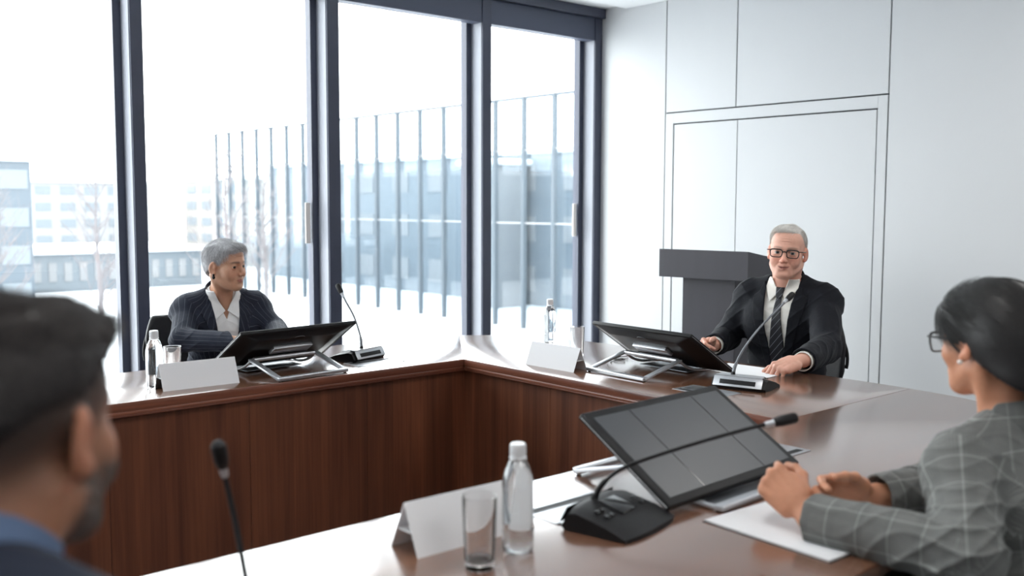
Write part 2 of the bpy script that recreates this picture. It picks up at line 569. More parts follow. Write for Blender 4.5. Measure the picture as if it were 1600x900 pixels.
# ================================================================ OUTSIDE
M_SNOW = principled('snow', (.62, .64, .66, 1), rough=.9, noise=(.25, .15), bump=(2, .3, .2))
M_POST = principled('facade_post', (.055, .07, .085, 1), rough=.5)
M_FGLASS = clear_glass('facade_glass', (.86, .90, .93, 1), ior=1.5, gain=1.0)
M_BLUE = principled('facade_blue', (.13, .15, .168, 1), rough=.35)
M_BLUED = principled('facade_blue_dark', (.068, .086, .105, 1), rough=.3)
M_PALE = principled('facade_pale', (.20, .205, .212, 1), rough=.6)
M_OCHRE = principled('facade_ochre', (.24, .225, .21, 1), rough=.7)
M_BARK = principled('bark', (.13, .12, .125, 1), rough=.9)
GZ = -3.3
structure(MB().span((-60, 9, GZ - .3), (90, 140, GZ)).build('ground', M_SNOW, sm=False))

def block(name, a, b, mat, label, cat, floors=3, bays=6, winmat=None, faces='x-', roof=True, wfrac=.62, group=None):
    """building: body with window strips and a snowy roof slab"""
    c = ((a[0] + b[0]) / 2, (a[1] + b[1]) / 2, 0)
    r = empty(name, (c[0], c[1], GZ)); tag(r, label, cat, group)
    A = (a[0] - c[0], a[1] - c[1], a[2] - GZ); B = (b[0] - c[0], b[1] - c[1], b[2] - GZ)
    MB().span(A, B).build('wall', mat, r, sm=False)
    H = B[2] - A[2]; fh = H / floors
    for f in range(floors):
        for i in range(bays):
            z0 = A[2] + fh * (f + .28); z1 = z0 + fh * .5
            if 'x' in faces:
                L = (B[1] - A[1]) / bays; y0 = A[1] + L * (i + .5 - wfrac / 2); y1 = y0 + L * wfrac
                MB().span((A[0] - .04, y0, z0), (A[0] + .1, y1, z1)).build('window', winmat or M_BLUED, r, sm=False)
            if 'y' in faces:
                L = (B[0] - A[0]) / bays; x0 = A[0] + L * (i + .5 - wfrac / 2); x1 = x0 + L * wfrac
                MB().span((x0, A[1] - .04, z0), (x1, A[1] + .1, z1)).build('window', winmat or M_BLUED, r, sm=False)
    if roof:
        MB().span((A[0] - .25, A[1] - .25, B[2]), (B[0] + .25, B[1] + .25, B[2] + .28), bev=.1).build('snowy_roof', M_SNOW, r)
    return r

# glass screen: posts, top rail and panes on the line x = 25
fx = 25.0
scr = empty('glass_screen', (fx, 38.0, GZ)); tag(scr, 'tall glass screen wall on evenly spaced steel posts outside the windows', 'glass wall')
ys = [54.25 - 1.655 * i for i in range(21)]
for y in ys:
    MB().span((-.09, y - 38 - .07, 0), (.09, y - 38 + .07, 5.42 - GZ)).build('post', M_POST, scr, sm=False)
MB().span((-.05, ys[-1] - 38, 5.34 - GZ), (.05, ys[0] - 38, 5.46 - GZ)).build('top_rail', M_POST, scr, sm=False)
for zz in (3.45, .72):
    MB().span((-.03, ys[-1] - 38, zz - GZ - .03), (.03, ys[0] - 38, zz - GZ + .03)).build('rail', M_PALE, scr, sm=False)
MB().span((.10, ys[-1] - 38, .2), (.115, ys[0] - 38, 5.4 - GZ)).build('glazing', M_FGLASS, scr, sm=False)

block('office_building', (31.2, 29.5, GZ), (44, 60, 3.75), M_BLUE, 'long blue-grey office block with snowy roof behind the glass screen', 'building', floors=3, bays=9, winmat=M_PALE, faces='x', wfrac=.45)
block('office_building', (28.6, 20.0, GZ), (42, 28.4, 2.55), M_PALE, 'pale office block nearest the panelled wall, behind the glass screen', 'building', floors=3, bays=3, winmat=M_BLUE, faces='xy', wfrac=.5)
block('office_building', (28.9, 34.0, GZ), (30.7, 36.4, 3.2), M_PALE, 'pale stair tower standing before the long blue office block', 'building', floors=4, bays=1, winmat=M_SNOW, faces='x', wfrac=.4)
block('apartment_building', (34, 66, GZ), (48, 80, 3.2), M_OCHRE, 'distant ochre apartment block beyond the end of the glass screen', 'building', floors=5, bays=5, winmat=M_BLUE, faces='xy')
block('apartment_building', (22, 80, GZ), (31, 92, 3.0), M_PALE, 'distant pale apartment block seen left of the glass screen', 'building', floors=5, bays=5, winmat=M_BLUE, faces='xy')
block('glass_office', (0, 46, GZ), (12.7, 60, 3.2), M_BLUED, 'dark blue glass office block at the left edge of the window view', 'building', floors=4, bays=9, winmat=M_BLUE, faces='y', wfrac=.8)
block('pavilion', (13.4, 55.2, GZ), (24.4, 63, -1.3), M_BLUE, 'low glazed pavilion with snow heaped on its roof', 'building', floors=1, bays=14, winmat=M_PALE, faces='y', wfrac=.5)

rf = MB().span((-6.4, -7, 0), (6.4, 7, .05)).span((-6.4, -7, .05), (6.4, -6.9, .85)).span((6.3, -7, .05), (6.4, 7, .85))
rf.build('roof_screen', M_FGLASS, [o for o in bpy.data.objects if o.name.startswith('glass_office')][0], sm=False).location = (0, 0, 3.48 - GZ)

def bare_tree(x, y, h, seed, label):
    rr = random.Random(seed); root = empty('bare_tree', (x, y, GZ)); tag(root, label, 'tree', 'bare winter trees outside')
    tr = MB(); br = MB()
    tr.tube([(0, 0, 0), (.05, .02, h * .35), (-.03, .06, h * .7), (.02, 0, h)], [.10, .08, .045, .012], 6)
    tr.build('trunk', M_BARK, root)
    for i in range(34):
        z = h * rr.uniform(.22, .95); a = rr.uniform(0, 6.28); L = (h - z) * rr.uniform(.35, .6) + .4
        p0 = Vector((0, 0, z)); d = Vector((math.cos(a), math.sin(a), rr.uniform(.8, 1.6))).normalized()
        p1 = p0 + d * L * .5; p2 = p0 + d * L + Vector((0, 0, L * .12))
        br.tube([p0, p1, p2], [.022, .014, .006], 4)
        for j in range(5):
            q = p0.lerp(p2, rr.uniform(.3, .95)); b = rr.uniform(0, 6.28)
            d2 = (d + Vector((math.cos(b), math.sin(b), rr.uniform(0, .8))) * .8).normalized()
            br.tube([q, q + d2 * L * rr.uniform(.2, .42)], [.009, .004], 3)
    br.build('branches', M_BARK, root, sm=False)
for i, (tx, ty, th, lb) in enumerate([(4.6, 33, 6.0, 'bare birch standing before the dark glass office at the left edge'), (8.3, 36, 6.4, 'bare birch in front of the snowy pavilion'), (10.4, 31, 5.6, 'bare tree seen just left of the seated woman at the window'), (14.6, 31, 6.6, 'pale bare tree behind the head of the woman at the window'), (17.0, 33, 5.8, 'bare tree between the seated woman and the tall mullion'), (6.2, 27, 4.8, 'small bare tree low behind the near man')]):
    bare_tree(tx, ty, th, 40 + i, lb)

# ================================================================ LECTERN
M_LECT = principled('lectern_laminate', srgb(66, 64, 70), rough=.5, noise=(12, .12, (1, 1, .15)))
lect = empty('lectern', (4.56, 3.40, 0), R(8)); tag(lect, 'dark grey laminate lectern with a sloping box top, standing before the white wall', 'lectern')
lp = MB()
lp.span((-.135, -.165, .04), (.13, .165, 1.02), bev=.002, seg=1)
lp.build('stem', M_LECT, lect, sm=False)
MB().span((-.20, -.235, 0), (.26, .235, .04), bev=.003, seg=1).build('base', M_LECT, lect, sm=False)
tp = MB()
prof = [(-.21, 1.008), (-.21, 1.165), (.17, 1.110), (.17, 1.040)]
vs = [(x, y, z) for y in (-.275, .275) for x, z in prof]
tp.faces(vs, [(0, 1, 2, 3), (7, 6, 5, 4), (0, 4, 5, 1), (1, 5, 6, 2), (2, 6, 7, 3), (3, 7, 4, 0)])
tp.build('top_box', M_LECT, lect, sm=False)
# ================================================================ TABLE
TZ = .75
def wood(name, dark, light, rough, axis, coat=.3, scale=1.0, planks=0.0, grain=.5):
    t = NT(name)
    p = t.node('ShaderNodeBsdfPrincipled', Roughness=rough); p.inputs['Specular IOR Level'].default_value = .5
    p.inputs['Coat Weight'].default_value = coat; p.inputs['Coat Roughness'].default_value = .19; p.inputs['Coat IOR'].default_value = 1.85
    tc = t.node('ShaderNodeTexCoord'); mp = t.node('ShaderNodeMapping')
    s = [9.0 * scale] * 3; s[axis] = .55 * scale
    mp.inputs['Scale'].default_value = s
    t.l(tc.outputs['Object'], mp.inputs[0])
    n1 = t.node('ShaderNodeTexNoise', Scale=1.6, Detail=6.0, Distortion=.6); t.l(mp.outputs[0], n1.inputs['Vector'])
    mp2 = t.node('ShaderNodeMapping'); s2 = [110.0 * scale] * 3; s2[axis] = 2.2 * scale; mp2.inputs['Scale'].default_value = s2
    t.l(tc.outputs['Object'], mp2.inputs[0])
    n2 = t.node('ShaderNodeTexNoise', Scale=1.0, Detail=4.0); t.l(mp2.outputs[0], n2.inputs['Vector'])
    rp = t.node('ShaderNodeValToRGB'); rp.color_ramp.elements[0].position = .32; rp.color_ramp.elements[1].position = .70
    rp.color_ramp.elements[0].color = dark; rp.color_ramp.elements[1].color = light
    t.l(n1.outputs['Fac'], rp.inputs[0])
    mx = t.node('ShaderNodeMix', _data_type='RGBA', _blend_type='MULTIPLY'); mx.inputs[0].default_value = grain
    rp2 = t.node('ShaderNodeValToRGB'); rp2.color_ramp.elements[0].position = .35; rp2.color_ramp.elements[0].color = (.62, .58, .55, 1); rp2.color_ramp.elements[1].position = .6
    t.l(n2.outputs['Fac'], rp2.inputs[0]); t.l(rp.outputs[0], mx.inputs[6]); t.l(rp2.outputs[0], mx.inputs[7])
    fin = mx.outputs[2]
    if planks:
        sx = t.node('ShaderNodeSeparateXYZ'); t.l(tc.outputs['Object'], sx.inputs[0])
        ad = t.node('ShaderNodeMath', _operation='ADD'); t.l(sx.outputs[0], ad.inputs[0]); t.l(sx.outputs[1], ad.inputs[1])
        ml = t.node('ShaderNodeMath', _operation='MULTIPLY'); ml.inputs[1].default_value = planks; t.l(ad.outputs[0], ml.inputs[0])
        fl = t.node('ShaderNodeMath', _operation='FLOOR'); t.l(ml.outputs[0], fl.inputs[0])
        wn = t.node('ShaderNodeTexWhiteNoise', _noise_dimensions='1D'); t.l(fl.outputs[0], wn.inputs['W'])
        mr = t.node('ShaderNodeMapRange'); mr.inputs[3].default_value = .80; mr.inputs[4].default_value = 1.18; t.l(wn.outputs['Value'], mr.inputs[0])
        m3 = t.node('ShaderNodeMix', _data_type='RGBA', _blend_type='MULTIPLY'); m3.inputs[0].default_value = 1
        t.l(fin, m3.inputs[6]); t.l(mr.outputs[0], m3.inputs[7]); fin = m3.outputs[2]
    t.l(fin, p.inputs['Base Color'])
    b = t.node('ShaderNodeBump', Strength=.015, Distance=.002); t.l(n2.outputs['Fac'], b.inputs['Height']); t.l(b.outputs[0], p.inputs['Normal'])
    t.l(p.outputs[0], t.out.inputs[0])
    return t.m

WD, WL = srgb(102, 68, 51), srgb(134, 95, 73)
M_TOPX = wood('walnut_top_x', WD, WL, .24, 0, coat=1.0, grain=.25)
M_TOPY = wood('walnut_top_y', WD, WL, .24, 1, coat=1.0, grain=.25)
M_EDGE = wood('walnut_edge_x', srgb(94, 52, 38), srgb(134, 80, 60), .35, 0)
M_EDGEY = wood('walnut_edge_y', srgb(94, 52, 38), srgb(134, 80, 60), .35, 1)
M_PANEL = wood('walnut_panel', srgb(84, 46, 30), srgb(118, 70, 47), .45, 2, coat=.1, planks=6.6)

IX0, IXN, IX1, IY0, IY1 = -.40, .50, 2.614, 1.712, 3.284          # inner opening
OUT = [(.60, .86), (1.1, .868), (1.6, .882), (2.1, .915), (2.5, .945), (2.90, 1.03), (3.20, 1.20), (3.365, 1.42), (3.422, 1.70), (3.432, 2.05), (3.435, 2.50), (3.434, 2.90), (3.424, 3.25), (3.385, 3.52), (3.31, 3.68), (3.20, 3.81), (3.08, 3.905), (2.93, 3.975), (2.75, 4.012), (2.45, 4.000), (2.0, 3.955), (1.45, 3.885), (.6, 3.83), (-.4, 3.80)]
OUT = [p[:2] for p in catmull([(x, y, 0) for x, y in OUT], 4)]
table = empty('conference_table', (1.2, 2.4, 0)); tag(table, 'large walnut conference table ring with an open centre and glossy top', 'table')
tm = Matrix.Translation((-1.2, -2.4, 0))
def slab(poly, name, mat, z0=TZ - .028, z1=TZ):
    m = MB(); m.prism(poly, z0, z1, M=tm)
    bmesh.ops.recalc_face_normals(m.bm, faces=m.bm.faces)
    es = [e for e in m.bm.edges if abs(e.verts[0].co.z - z1) < 1e-5 and abs(e.verts[1].co.z - z1) < 1e-5]
    bmesh.ops.bevel(m.bm, geom=es, offset=.003, segments=2, affect='EDGES', profile=.5)
    return m.build(name, mat, table, ang=30)
i_r0 = min(range(len(OUT)), key=lambda i: abs(OUT[i][1] - IY0) + (0 if OUT[i][0] > 3 else 9))
i_r1 = min(range(len(OUT)), key=lambda i: math.hypot(OUT[i][0] - 3.08, OUT[i][1] - 3.905))
yb = OUT[i_r0][1]
near = OUT[:i_r0 + 1] + [(IX1, yb), (IX1, IY0), (IXN, IY0), (IXN, .95), (.515, .90), (.55, .868)]
right = OUT[i_r0:i_r1 + 1] + [(IX1, IY1), (IX1, yb)]
far = OUT[i_r1:] + [(IX0, IY1), (IX1, IY1)]
slab(near, 'top_panel', M_TOPX); slab(right, 'top_panel', M_TOPY); slab(far, 'top_panel', M_TOPX)
# moulded lipping along the inside edges: two steps and a bead
def lip(a, b, mat, nx, ny):
    m = MB()
    for z0, z1, o in ((.722, .7495, .0005), (.716, .724, -.002), (.706, .718, .003), (.700, .707, .0005)):
        xa, xb = sorted((a[0], b[0])); ya, yb_ = sorted((a[1], b[1]))
        lo = [xa, ya, z0]; hi = [xb, yb_, z1]
        k = 0 if nx else 1; s_ = nx or ny
        if s_ > 0: lo[k] = a[k] - .03; hi[k] = a[k] + o
        else: lo[k] = a[k] - o; hi[k] = a[k] + .03
        m.span(lo, hi, bev=.0022, seg=2, M=tm)
    m.build('edge_moulding', mat, table, ang=30)
lip((IX0, IY1), (IX1, IY1), M_EDGE, 0, -1)
lip((IX1, IY0), (IX1, IY1), M_EDGEY, -1, 0)
lip((IXN, IY0), (IX1, IY0), M_EDGE, 0, 1)
# modesty panels round the open centre
def modesty(a, b, n, axis):
    for i in range(n):
        t0, t1 = i / n, (i + 1) / n
        lo = [a[j] + (b[j] - a[j]) * t0 for j in (0, 1)]; hi = [a[j] + (b[j] - a[j]) * t1 for j in (0, 1)]
        k = axis
        lo, hi = [min(p, q) for p, q in zip(lo, hi)], [max(p, q) for p, q in zip(lo, hi)]
        lo[k] += .0006; hi[k] -= .0006
        o = 1 - k
        lo[o] -= .011; hi[o] += .011
        MB().span((lo[0], lo[1], .012), (hi[0], hi[1], TZ - .03), bev=.0008, seg=1, M=tm).build('modesty_panel', M_PANEL, table, sm=False)
modesty((IX0, IY1 + .034), (IX1 + .03, IY1 + .034), 6, 0)
modesty((IX1 + .034, IY0 - .03), (IX1 + .034, IY1 + .03), 3, 1)
modesty((IXN + .05, IY0 - .034), (IX1 + .03, IY0 - .034), 4, 0)

# ================================================================ THINGS ON THE TABLE
M_PAPER = principled('paper', (.80, .81, .83, 1), rough=.75)
M_BLACKP = principled('black_plastic', srgb(19, 19, 21), rough=.5, spec=.35)
M_BLACKG = principled('black_gloss', srgb(12, 12, 14), rough=.10, coat=.3)
M_SCREEN = principled('screen_glass', (.034, .039, .048, 1), rough=.36, spec=.55)
M_MBACK = principled('monitor_back', srgb(16, 16, 19), rough=.33, spec=.5)
M_SILVER = principled('silver_satin', srgb(196, 198, 202), rough=.32, metal=.9)
M_SILVERP = principled('silver_paint', srgb(188, 191, 196), rough=.35, metal=.6)
M_GREYM = principled('grey_metal', srgb(120, 123, 128), rough=.35, metal=.8)
M_GLASS = principled('drinking_glass', (1, 1, 1, 1), rough=.0, trans=1.0, ior=1.45)
M_PET = clear_glass('bottle_plastic', (.94, .955, .96, 1), ior=1.5, gain=1.5)
M_WATER = principled('water', (1, 1, 1, 1), rough=0, trans=1.0, ior=1.33)
M_CAP = principled('white_cap', (.80, .82, .84, 1), rough=.35)
M_RUBBER = principled('rubber', (.02, .02, .02, 1), rough=.6)

# ---- monitor on an A-shaped stand.  local +Y points to the user, origin on the table under the lower screen edge
MW, MH, MT = .529, .302, R(32.27)
def monitor(x, y, az, label, dx=0.0):
    """az = direction towards the user"""
    r = empty('monitor', (x, y, TZ), az - math.pi / 2); tag(r, label, 'monitor', 'table monitors on metal stands')
    # panel frame: local u across, v up along the screen, w out of the screen
    up = Vector((0, -math.cos(MT), math.sin(MT))); nr = Vector((0, math.sin(MT), math.cos(MT))); ux = Vector((-1, 0, 0))
    Mx = Matrix.Identity(4)
    for i in range(3): Mx[i][0], Mx[i][1], Mx[i][2] = ux[i], up[i], nr[i]
    Mx[0][3], Mx[1][3], Mx[2][3] = 0, 0, .026
    MB().box((0, MH / 2, -.008), (MW / 2, MH / 2, .008), bev=.0045, seg=3, M=Mx).build('bezel', M_BLACKP, r)
    MB().box((0, MH / 2, .0005), (MW / 2 - .022, MH / 2 - .022, .0006), M=Mx).build('screen', M_SCREEN, r, sm=False)
    ln = MB()
    for fx_ in (-.115, .130): ln.box((fx_, MH / 2, .0013), (.0011, MH / 2 - .022, .0003), M=Mx)
    ln.build('screen_seam', M_BLACKG, r, sm=False)
    # tapered back shell
    a, b = (MW / 2 - .006, .006, MH - .006), (MW / 2 - .085, .055, MH - .030)
    vs = [(-a[0], a[1], -.013), (a[0], a[1], -.013), (a[0], a[2], -.013), (-a[0], a[2], -.013), (-b[0], b[1], -.036), (b[0], b[1], -.036), (b[0], b[2], -.036), (-b[0], b[2], -.036)]
    m = MB(); m.faces(vs, [(3, 2, 1, 0), (4, 5, 6, 7), (0, 1, 5, 4), (1, 2, 6, 5), (2, 3, 7, 6), (3, 0, 4, 7)], M=Mx)
    bmesh.ops.recalc_face_normals(m.bm, faces=m.bm.faces)
    bmesh.ops.bevel(m.bm, geom=m.bm.edges[:], offset=.006, segments=3, affect='EDGES', profile=.5)
    m.build('back_shell', M_MBACK, r, ang=50)
    bd = MB()
    bd.tube([(MW / 2 * s * .985, MH - .002, -.0075) for s in (-1, 1)], .0018, 6, M=Mx)
    bd.tube([(MW / 2 - .001, MH * s, -.0085) for s in (.02, .98)], .0014, 6, M=Mx)
    bd.tube([(-MW / 2 + .001, MH * s, -.0085) for s in (.02, .98)], .0014, 6, M=Mx)
    bd.build('metal_edge', M_SILVER, r)
    lg = MB(); lg.tube([(.028 * math.cos(t), .208 + .050 + .020 * math.sin(t) * 0 + .028 * math.sin(t) * .8, -.0345 + .0 * t) for t in np.linspace(0, 6.2832, 29)], .0011, 6, caps=False, M=Mx)
    lg.build('emblem_ring', M_GREYM, r)
    # stand
    st = empty('stand', (dx, 0, 0)); st.parent = r
    hw = .148; ya, za = -.170, .060; yi, yu = -.365, .045
    MB().tube([(-hw + .008, ya, za), (hw - .008, ya, za)], .0095, 14).build('hinge_bar', M_SILVER, st)
    for s in (-1, 1):
        lm = MB()
        for (y0, z0, y1, z1, w_) in ((ya, za, yi, .010, .0125),):
            d = Vector((0, y1 - y0, z1 - z0)); L = d.length; ang = math.atan2(d.z, d.y)
            lm.box((0, 0, 0), (w_, L / 2 + .006, .0045), bev=.002, M=Matrix.Translation((s * hw, (y0 + y1) / 2, (z0 + z1) / 2)) @ Matrix.Rotation(ang, 4, 'X'))
        lm.build('leg', M_SILVERP, st)
        cv = [(s * hw, p[0], p[1]) for p in ((ya, za), (ya + .05, .030), (ya + .11, .014), (yu, .008))]
        c2 = MB(); c2.tube(catmull(cv, 6), .0055, 10); c2.build('leg', M_SILVERP, st)
    MB().box((0, yi, .0105), (hw + .010, .0125, .0075), bev=.004, seg=3).build('foot_bar', M_SILVER, st)
    MB().box((0, yu, .009), (hw + .006, .014, .007), bev=.004, seg=3).build('foot_bar', M_SILVERP, st)
    MB().span((-hw + .02, -.10, .004), (hw - .02, yu, .0075), bev=.001).build('base_plate', M_GREYM, st)
    for s in (-1, 1):
        MB().lathe([(0, 0), (.006, 0), (.006, .005), (0, .005)], 12, (s * hw, yi, 0)).build('rubber_foot', M_RUBBER, st)
    br = MB(); br.span((-.088, .165, -.050), (.088, .215, -.034), bev=.003, M=Mx)
    br.build('bracket', M_SILVERP, r)
    return r
monitor(1.887, 3.673, R(94.7), 'black monitor tilted back on a metal stand in front of the woman by the window', dx=-.02)
monitor(3.155, 2.530, R(-2.6), 'black monitor on a metal stand in front of the man in the black suit', dx=-.02)
monitor(1.858, 1.318, R(-87.3), 'monitor with its dark screen showing, in front of the woman in the checked blazer')

# ---- gooseneck microphones.  local +Y points to the user, origin on the table at the centre of the base
def microphone(x, y, az, neck, label, body, front, head_l=.046, neck_mat=None):
    r = empty('microphone', (x, y, TZ), az - math.pi / 2); tag(r, label, 'microphone', 'gooseneck desk microphones')
    w = .102
    prof = [(-.082, .0), (-.090, .012), (-.072, .046), (-.052, .050), (.030, .030), (.082, .010), (.084, .0)]
    n = len(prof); m = MB()
    secs = []
    for i, sx in enumerate(np.linspace(-1, 1, 13)):
        k = 1 - .16 * abs(sx) ** 3; zz = 1 - .22 * abs(sx) ** 4
        secs.append([(sx * w, p * (k if p > 0 else 1 - .10 * abs(sx) ** 2), z * zz) for p, z in prof])
    vs = [v for s_ in secs for v in s_]; fs = []
    for i in range(12):
        for j in range(n):
            j2 = (j + 1) % n
            fs.append((i * n + j, i * n + j2, (i + 1) * n + j2, (i + 1) * n + j))
    fs.append(tuple(range(n))); fs.append(tuple(range(12 * n, 13 * n))[::-1])
    m.faces(vs, fs); m.build('base', body, r, ang=35)
    # front plate with its dark speaker slot
    sl = math.atan2(.034, .018)
    Fx = Matrix.Translation((0, -.0815, .029)) @ Matrix.Rotation(sl - math.pi / 2 + math.pi / 2, 4, 'X')
    pl = MB(); pl.box((0, 0, .0005), (w * .90, .0185, .0014), bev=.001, M=Matrix.Translation((0, -.0822, .0285)) @ Matrix.Rotation(R(62), 4, 'X'))
    fp = pl.build('front_plate', front, r)
    MB().box((0, -.002, .0022), (w * .66, .0085, .0008), bev=.0006, M=Matrix.Translation((0, -.0822, .0285)) @ Matrix.Rotation(R(62), 4, 'X')).build('speaker_slot', M_BLACKP, fp)
    if front is M_SILVER:
        tp = MB(); tp.faces([(-w * .86, -.0735, .0455), (w * .86, -.0735, .0455), (w * .80, -.030, .0475), (-w * .80, -.030, .0475), (-w * .86, -.0735, .0495), (w * .86, -.0735, .0495), (w * .80, -.030, .0500), (-w * .80, -.030, .0500)],
                            [(0, 1, 2, 3), (7, 6, 5, 4), (0, 4, 5, 1), (1, 5, 6, 2), (2, 6, 7, 3), (3, 7, 4, 0)])
        tp.build('top_plate', M_SILVERP, r, sm=False)
    # keys and display on the user's side
    kb = MB()
    T_ = Matrix.Translation((0, -.008, .0405)) @ Matrix.Rotation(R(-13.7), 4, 'X')
    kb.box((.0, .0, .0008), (.030, .030, .0012), bev=.001, M=T_)
    kb.build('display', M_BLACKG, r)
    for dx_, dy_ in ((-.062, .0), (-.062, .022), (.055, -.005), (.072, -.005), (.055, .018), (.072, .018)):
        MB().box((dx_, dy_, .0005), (.0065, .005, .0015), bev=.001, M=T_).build('button', M_BLACKG, r)
    inv = Matrix.Rotation(-(az - math.pi / 2), 4, 'Z') @ Matrix.Translation((-x, -y, -TZ))
    pts = [inv @ Vector(p) for p in neck]
    c = catmull([tuple(p) for p in pts], 8)
    MB().lathe([(.0, .0), (.010, .0), (.0075, .014), (.0055, .020), (0, .020)], 16, tuple(pts[0] - Vector((0, 0, .006)))).build('socket', M_BLACKP, r)
    MB().tube(c, [.0062 if i < len(c) * .22 else .0042 for i in range(len(c))], 10).build('gooseneck', neck_mat or M_BLACKP, r)
    d = (Vector(c[-1]) - Vector(c[-2])).normalized(); e = Vector(c[-1])
    q = d.to_track_quat('Z', 'Y').to_matrix().to_4x4()
    Mh = Matrix.Translation(e) @ q
    MB().lathe([(0, -.020), (.0055, -.020), (.0065, -.012), (.0065, -.004), (.0085, .0), (0, .0)], 16, M=Mh).build('collar_ring', M_SILVERP, r)
    MB().lathe([(0, -.002), (.0085, -.001), (.0105, .006), (.0118, .016), (.0118, head_l - .008), (.0095, head_l - .002), (.005, head_l), (0, head_l)], 18, M=Mh).build('capsule', M_BLACKP, r)
    return r
microphone(2.270, 3.602, R(108), [(2.266, 3.545, .796), (2.270, 3.560, .85), (2.265, 3.60, .93), (2.252, 3.645, .995), (2.247, 3.668, 1.028)], 'silver-fronted microphone beside the monitor of the woman by the window', M_BLACKP, M_SILVER, neck_mat=M_GREYM)
microphone(2.995, 2.110, R(14), [(2.940, 2.128, .796), (2.955, 2.130, .83), (3.010, 2.134, .885), (3.110, 2.136, .955), (3.225, 2.128, 1.025), (3.268, 2.126, 1.050)], 'silver-fronted microphone in front of the man in the black suit', M_BLACKP, M_SILVER, neck_mat=M_GREYM)
microphone(1.490, 1.350, R(-78), [(1.462, 1.400, .796), (1.470, 1.385, .832), (1.500, 1.345, .872), (1.585, 1.275, .910), (1.690, 1.196, .946), (1.745, 1.158, .960)], 'black microphone with a low wedge base between the water bottle and the near monitor', M_BLACKP, M_BLACKP, .052)
microphone(.607, 1.283, R(-135), [(.650, 1.327, .796), (.663, 1.355, .815), (.668, 1.379, .838), (.665, 1.405, .919), (.658, 1.419, .982), (.650, 1.412, 1.008)], 'thin black microphone in front of the near man at left', M_BLACKP, M_BLACKP, .046)

# ---- folded name cards
def name_card(x, y, rz, label, L=.285, D=.080, Hh=.093):
    r = tag(empty('name_card', (x, y, TZ), rz), label, 'name card', 'folded white name cards')
    t = .0012
    m = MB()
    for s in (-1, 1):
        m.faces([(-L / 2, s * D / 2, 0), (L / 2, s * D / 2, 0), (L / 2, s * .0009, Hh), (-L / 2, s * .0009, Hh), (-L / 2, s * (D / 2 - t), 0), (L / 2, s * (D / 2 - t), 0), (L / 2, 0, Hh - .003), (-L / 2, 0, Hh - .003)],
                [(0, 1, 2, 3), (5, 4, 7, 6), (0, 4, 5, 1), (1, 5, 6, 2), (4, 0, 3, 7)])
    m.faces([(-L / 2, .0009, Hh), (L / 2, .0009, Hh), (L / 2, -.0009, Hh), (-L / 2, -.0009, Hh)], [(0, 1, 2, 3)])
    m.build('card', M_PAPER, r, sm=False)
    MB().span((-L / 2, -.022, .0415), (L / 2, .022, .0423)).build('inner_flap', M_PAPER, r, sm=False)
    return r
name_card(1.488, 3.424, R(-1.5), 'blank white name card in front of the woman by the window')
name_card(2.764, 2.872, R(91.5), 'blank white name card at the inner corner of the table, near the panelled wall', L=.275)
name_card(1.200, 1.505, R(-1.5), 'blank white name card behind the near drinking glass', L=.290, D=.092, Hh=.096)

# ---- water bottles and glasses
def bottle(x, y, label, parts=True):
    r = tag(empty('water_bottle', (x, y, TZ)), label, 'bottle', 'plastic water bottles')
    rb = .0305
    pr = [(0, .004), (.018, .002), (.026, 0), (rb - .001, .005), (rb, .014), (rb, .040), (rb - .0012, .044), (rb - .0012, .048), (rb, .052), (rb, .128), (rb - .0015, .142), (.0255, .157), (.0195, .170), (.0150, .178), (.0135, .182), (.0135, .190)]
    MB().lathe(pr, 36).build('body', M_PET, r)
    inner = [(max(0, a - .0011), b + .0012) for a, b in pr[1:10]]
    MB().lathe([(0, inner[0][1])] + inner + [(rb - .0016, .142), (.0243, .156), (.0186, .1685), (.0145, .176), (0, .176)], 36).build('water', M_WATER, r)
    cp = MB(); cp.lathe([(0, .182), (.0150, .182), (.0152, .186), (.0152, .205), (.0138, .208), (0, .208)], 30)
    for i in range(40):
        a = i * math.pi / 20
        cp.box((.0152, 0, .195), (.0005, .0006, .009), M=Matrix.Rotation(a, 4, 'Z'))
    cp.build('cap', M_CAP, r); MB().lathe([(.0138, .178), (.0165, .179), (.0165, .182), (.0138, .182)], 30).build('neck_ring', M_CAP, r)
    return r
def glass(x, y, label):
    o = MB()
    o.lathe([(0, 0), (.0245, 0), (.0262, .002), (.0272, .010), (.0318, .132), (.0315, .1345), (.0305, .1345), (.0300, .132), (.0256, .020), (.0240, .016), (0, .0145)], 40)
    g_ = o.build('drinking_glass', M_GLASS, loc=(x, y, TZ), ang=60)
    return tag(g_, label, 'glass', 'empty drinking glasses')
bottle(1.352, 3.478, 'water bottle with white cap beside the name card of the woman by the window')
bottle(3.262, 3.432, 'water bottle standing against the bright window at the corner of the table')
bottle(1.228, 1.378, 'near water bottle beside the empty glass, in front of the white name card')
glass(1.445, 3.545, 'empty glass behind the name card of the woman by the window')
glass(3.020, 3.005, 'empty glass seen behind the end of the name card near the panelled wall')
glass(1.112, 1.352, 'empty glass nearest the camera, left of the water bottle')

